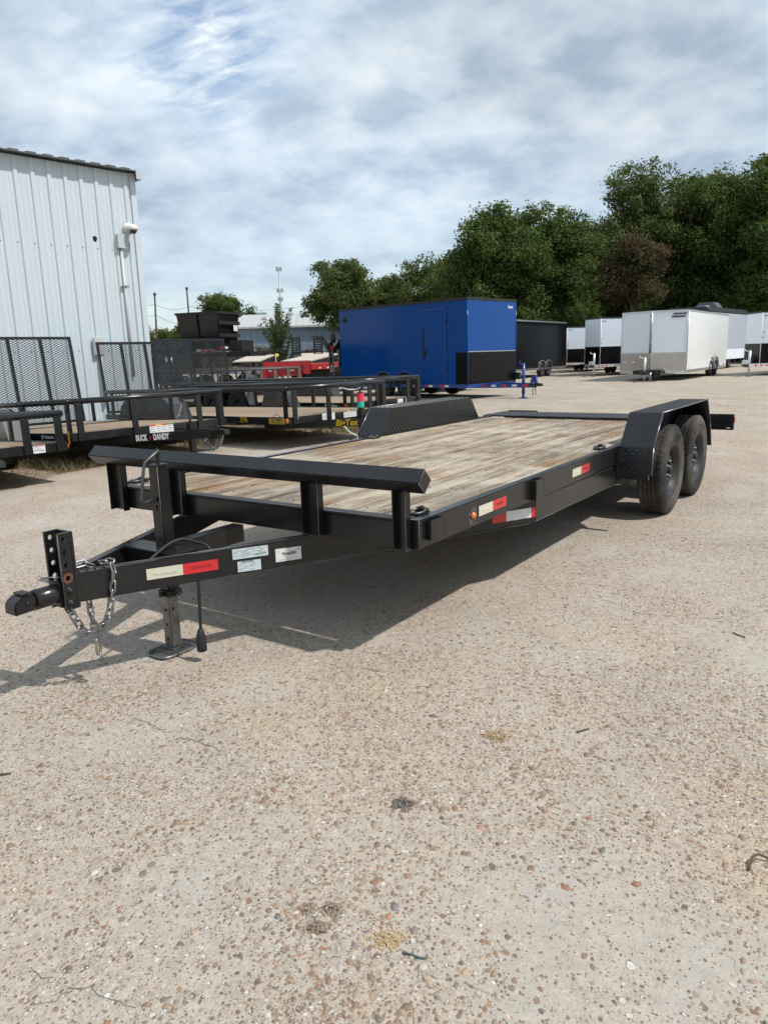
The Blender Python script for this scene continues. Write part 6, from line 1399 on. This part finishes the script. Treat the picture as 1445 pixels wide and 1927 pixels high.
def gooseneck():
    root = empty('gooseneck_trailer', (at(626, 25), 25.0, 0), R(20), 'black gooseneck trailer neck with yellow decals beside the blue trailer rear', 'trailer')
    b = MB(); b.box((-0.07, -0.07, 0.55), (0.07, 0.07, 1.75)); b.build('coupler_post', BLACKR, root, 0.01)
    b = MB(); b.beam((0.0, 0, 1.45), (-0.32, 0.0, 1.92), 0.14, 0.13, (0, 1, 0)); b.beam((-0.30, 0.0, 1.90), (-0.62, 0.0, 1.90), 0.14, 0.16, (0, 1, 0)); b.build('neck_beam', BLACKR, root)
    b = MB(); b.beam((0.06, 0, 1.45), (0.40, 0, 1.85), 0.14, 0.13, (0, 1, 0)); b.build('neck_brace', BLACKR, root)
    plate(root, 'yellow_decal', -0.46, -0.073, 1.90, 0.26, 0.10, YELLOWP, 'y'); b = MB(); b.box((-0.02, -0.12, 1.72), (0.14, 0.12, 2.02)); b.build('tool_tray', BLACKR, root)
    b = MB(); b.box((-0.05, -0.10, 1.52), (0.05, -0.072, 1.66)); b.build('red_tag', RED, root)
    chain(root, [(0.0, -0.10, 1.45), (0.03, -0.12, 1.2), (-0.02, -0.12, 0.9), (0.04, -0.12, 0.62)], 2.4)
    b = MB(); b.box((-0.06, -0.11, 0.80), (0.05, -0.075, 1.02)); b.build('label_sticker', WHITES, root)
    b = MB(); b.box((0.3, -0.9, 0.75), (5.5, 0.9, 0.95)); b.build('deck', BLACKR, root); b = MB(); b.box((0.25, -0.08, 0.95), (0.42, 0.08, 1.85)); b.build('neck_riser', BLACKR, root)
    for s in (1, -1):
        for x in (3.4, 4.3): wheel(root, (x, s * 0.8, 0.38), 0.38, 0.22, 0.2, s)
    b = MB(); b.box((0.5, -0.05, -0.01), (0.6, 0.05, 0.749)); b.build('landing_leg', BLACKR, root)
gooseneck()

def flag():
    root = empty('marker_flag', (at(524, 33), 33.0, 0), 0, 'small yellow marker flag standing at the foot of the spiky young tree', 'flag')
    b = MB(); b.tube([(0, 0, -0.01), (0, 0, 1.5)], 0.012, 6); b.build('stick', WHITES, root)
    b = MB(); b.add([(0.0, 0, 1.50), (0.13, 0.03, 1.48), (0.12, -0.02, 1.36), (0.0, 0, 1.36), (0.0, 0.004, 1.50), (0.13, 0.034, 1.48), (0.12, -0.016, 1.36), (0.0, 0.004, 1.36)], [(0, 1, 2, 3), (7, 6, 5, 4), (0, 4, 5, 1), (1, 5, 6, 2), (2, 6, 7, 3), (3, 7, 4, 0)]); b.build('cloth', YELF, root)
flag()

# ------------------------------------------------------------------ litter on the concrete
def clod(x, y, r, h, label, col, seed, n=120, name='mud_clod', cat='clod'):
    rr = random.Random(seed); b = MB()
    for _ in range(n):
        a = rr.uniform(0, 2 * PI); d = r * (0.45 + 0.4 * math.sin(2 * a + seed) * math.sin(3 * a + 2 * seed) + 0.35 * rr.random()) * rr.random() ** 0.5 * 1.35; s = rr.uniform(0.0011, 0.0046); px, py, pz = x + d * math.cos(a) * 1.25, y + d * math.sin(a), h * max(0, 1 - (d / r) ** 2) * rr.uniform(0.3, 1.0)
        vs = [Vector((rr.gauss(0, 1), rr.gauss(0, 1), rr.gauss(0, 1))).normalized() * s for _ in range(6)]; o = [Vector((s, 0, 0)), Vector((-s, 0, 0)), Vector((0, s, 0)), Vector((0, -s, 0)), Vector((0, 0, s)), Vector((0, 0, -s))]
        b.add([(px + (o[i] + vs[i] * 0.5).x, py + (o[i] + vs[i] * 0.5).y, max(0, pz + (o[i] + vs[i] * 0.5).z)) for i in range(6)], [(0, 2, 4), (2, 1, 4), (1, 3, 4), (3, 0, 4), (2, 0, 5), (1, 2, 5), (3, 1, 5), (0, 3, 5)])
    tag(b.build(name, mat('clod_' + str(seed), col, 0.95, var=0.5, vscale=150)), label, cat)
def twig(pts, r, label, m, name='twig', cat='twig'):
    b = MB(); b.tube([(p[0], p[1], 0.004 + (p[2] if len(p) > 2 else 0)) for p in pts], r, 6); tag(b.build(name, m), label, cat)

clod(0.026, 1.921, 0.030, 0.016, 'dark crumbly mud clod lying alone in the middle of the concrete', (0.17, 0.15, 0.13), 1, 300)
clod(-0.152, 1.51, 0.026, 0.012, 'crumbled brown dirt, right pile of the scattered three', (0.27, 0.215, 0.16), 2, 150)
clod(-0.206, 1.512, 0.020, 0.008, 'crumbled brown dirt, left pile of the scattered three', (0.28, 0.225, 0.17), 3, 90)
clod(-0.182, 1.451, 0.026, 0.010, 'crumbled brown dirt, lowest pile of the scattered three', (0.25, 0.20, 0.15), 4, 150)
clod(-0.023, 1.411, 0.032, 0.004, 'small patch of ochre sand near the green wire', (0.42, 0.315, 0.19), 5, 300, 'sand_patch', 'sand')
clod(0.36, 2.29, 0.05, 0.005, 'thin scatter of ochre crumbs right of the middle', (0.36, 0.26, 0.14), 6, 200, 'sand_patch', 'sand')
TW = mat('twig_bark', (0.09, 0.055, 0.04), 0.9); 
twig([(0.014, 1.370), (0.03, 1.366), (0.045, 1.357), (0.061, 1.354)], 0.0022, 'short green twisted wire on the concrete at the bottom', mat('green_wire', (0.05, 0.10, 0.095), 0.6), 'wire', 'wire')
twig([(0.636, 2.295), (0.66, 2.308), (0.684, 2.317)], 0.0028, 'short brown twig right of the mud clod', TW)
twig([(1.568, 3.142), (1.58, 3.11), (1.594, 3.082)], 0.0028, 'short dark twig below the long crack at the right', TW)
twig([(0.879, 1.596), (0.89, 1.61, .006), (0.905, 1.63, .012), (0.924, 1.638, .012), (0.939, 1.633, .008), (0.95, 1.629)], 0.003, 'curled brown stem at the right picture edge', TW)
twig([(-1.259, 2.138), (-1.225, 2.145)], 0.003, 'thin reddish twig at the left picture edge', TW)
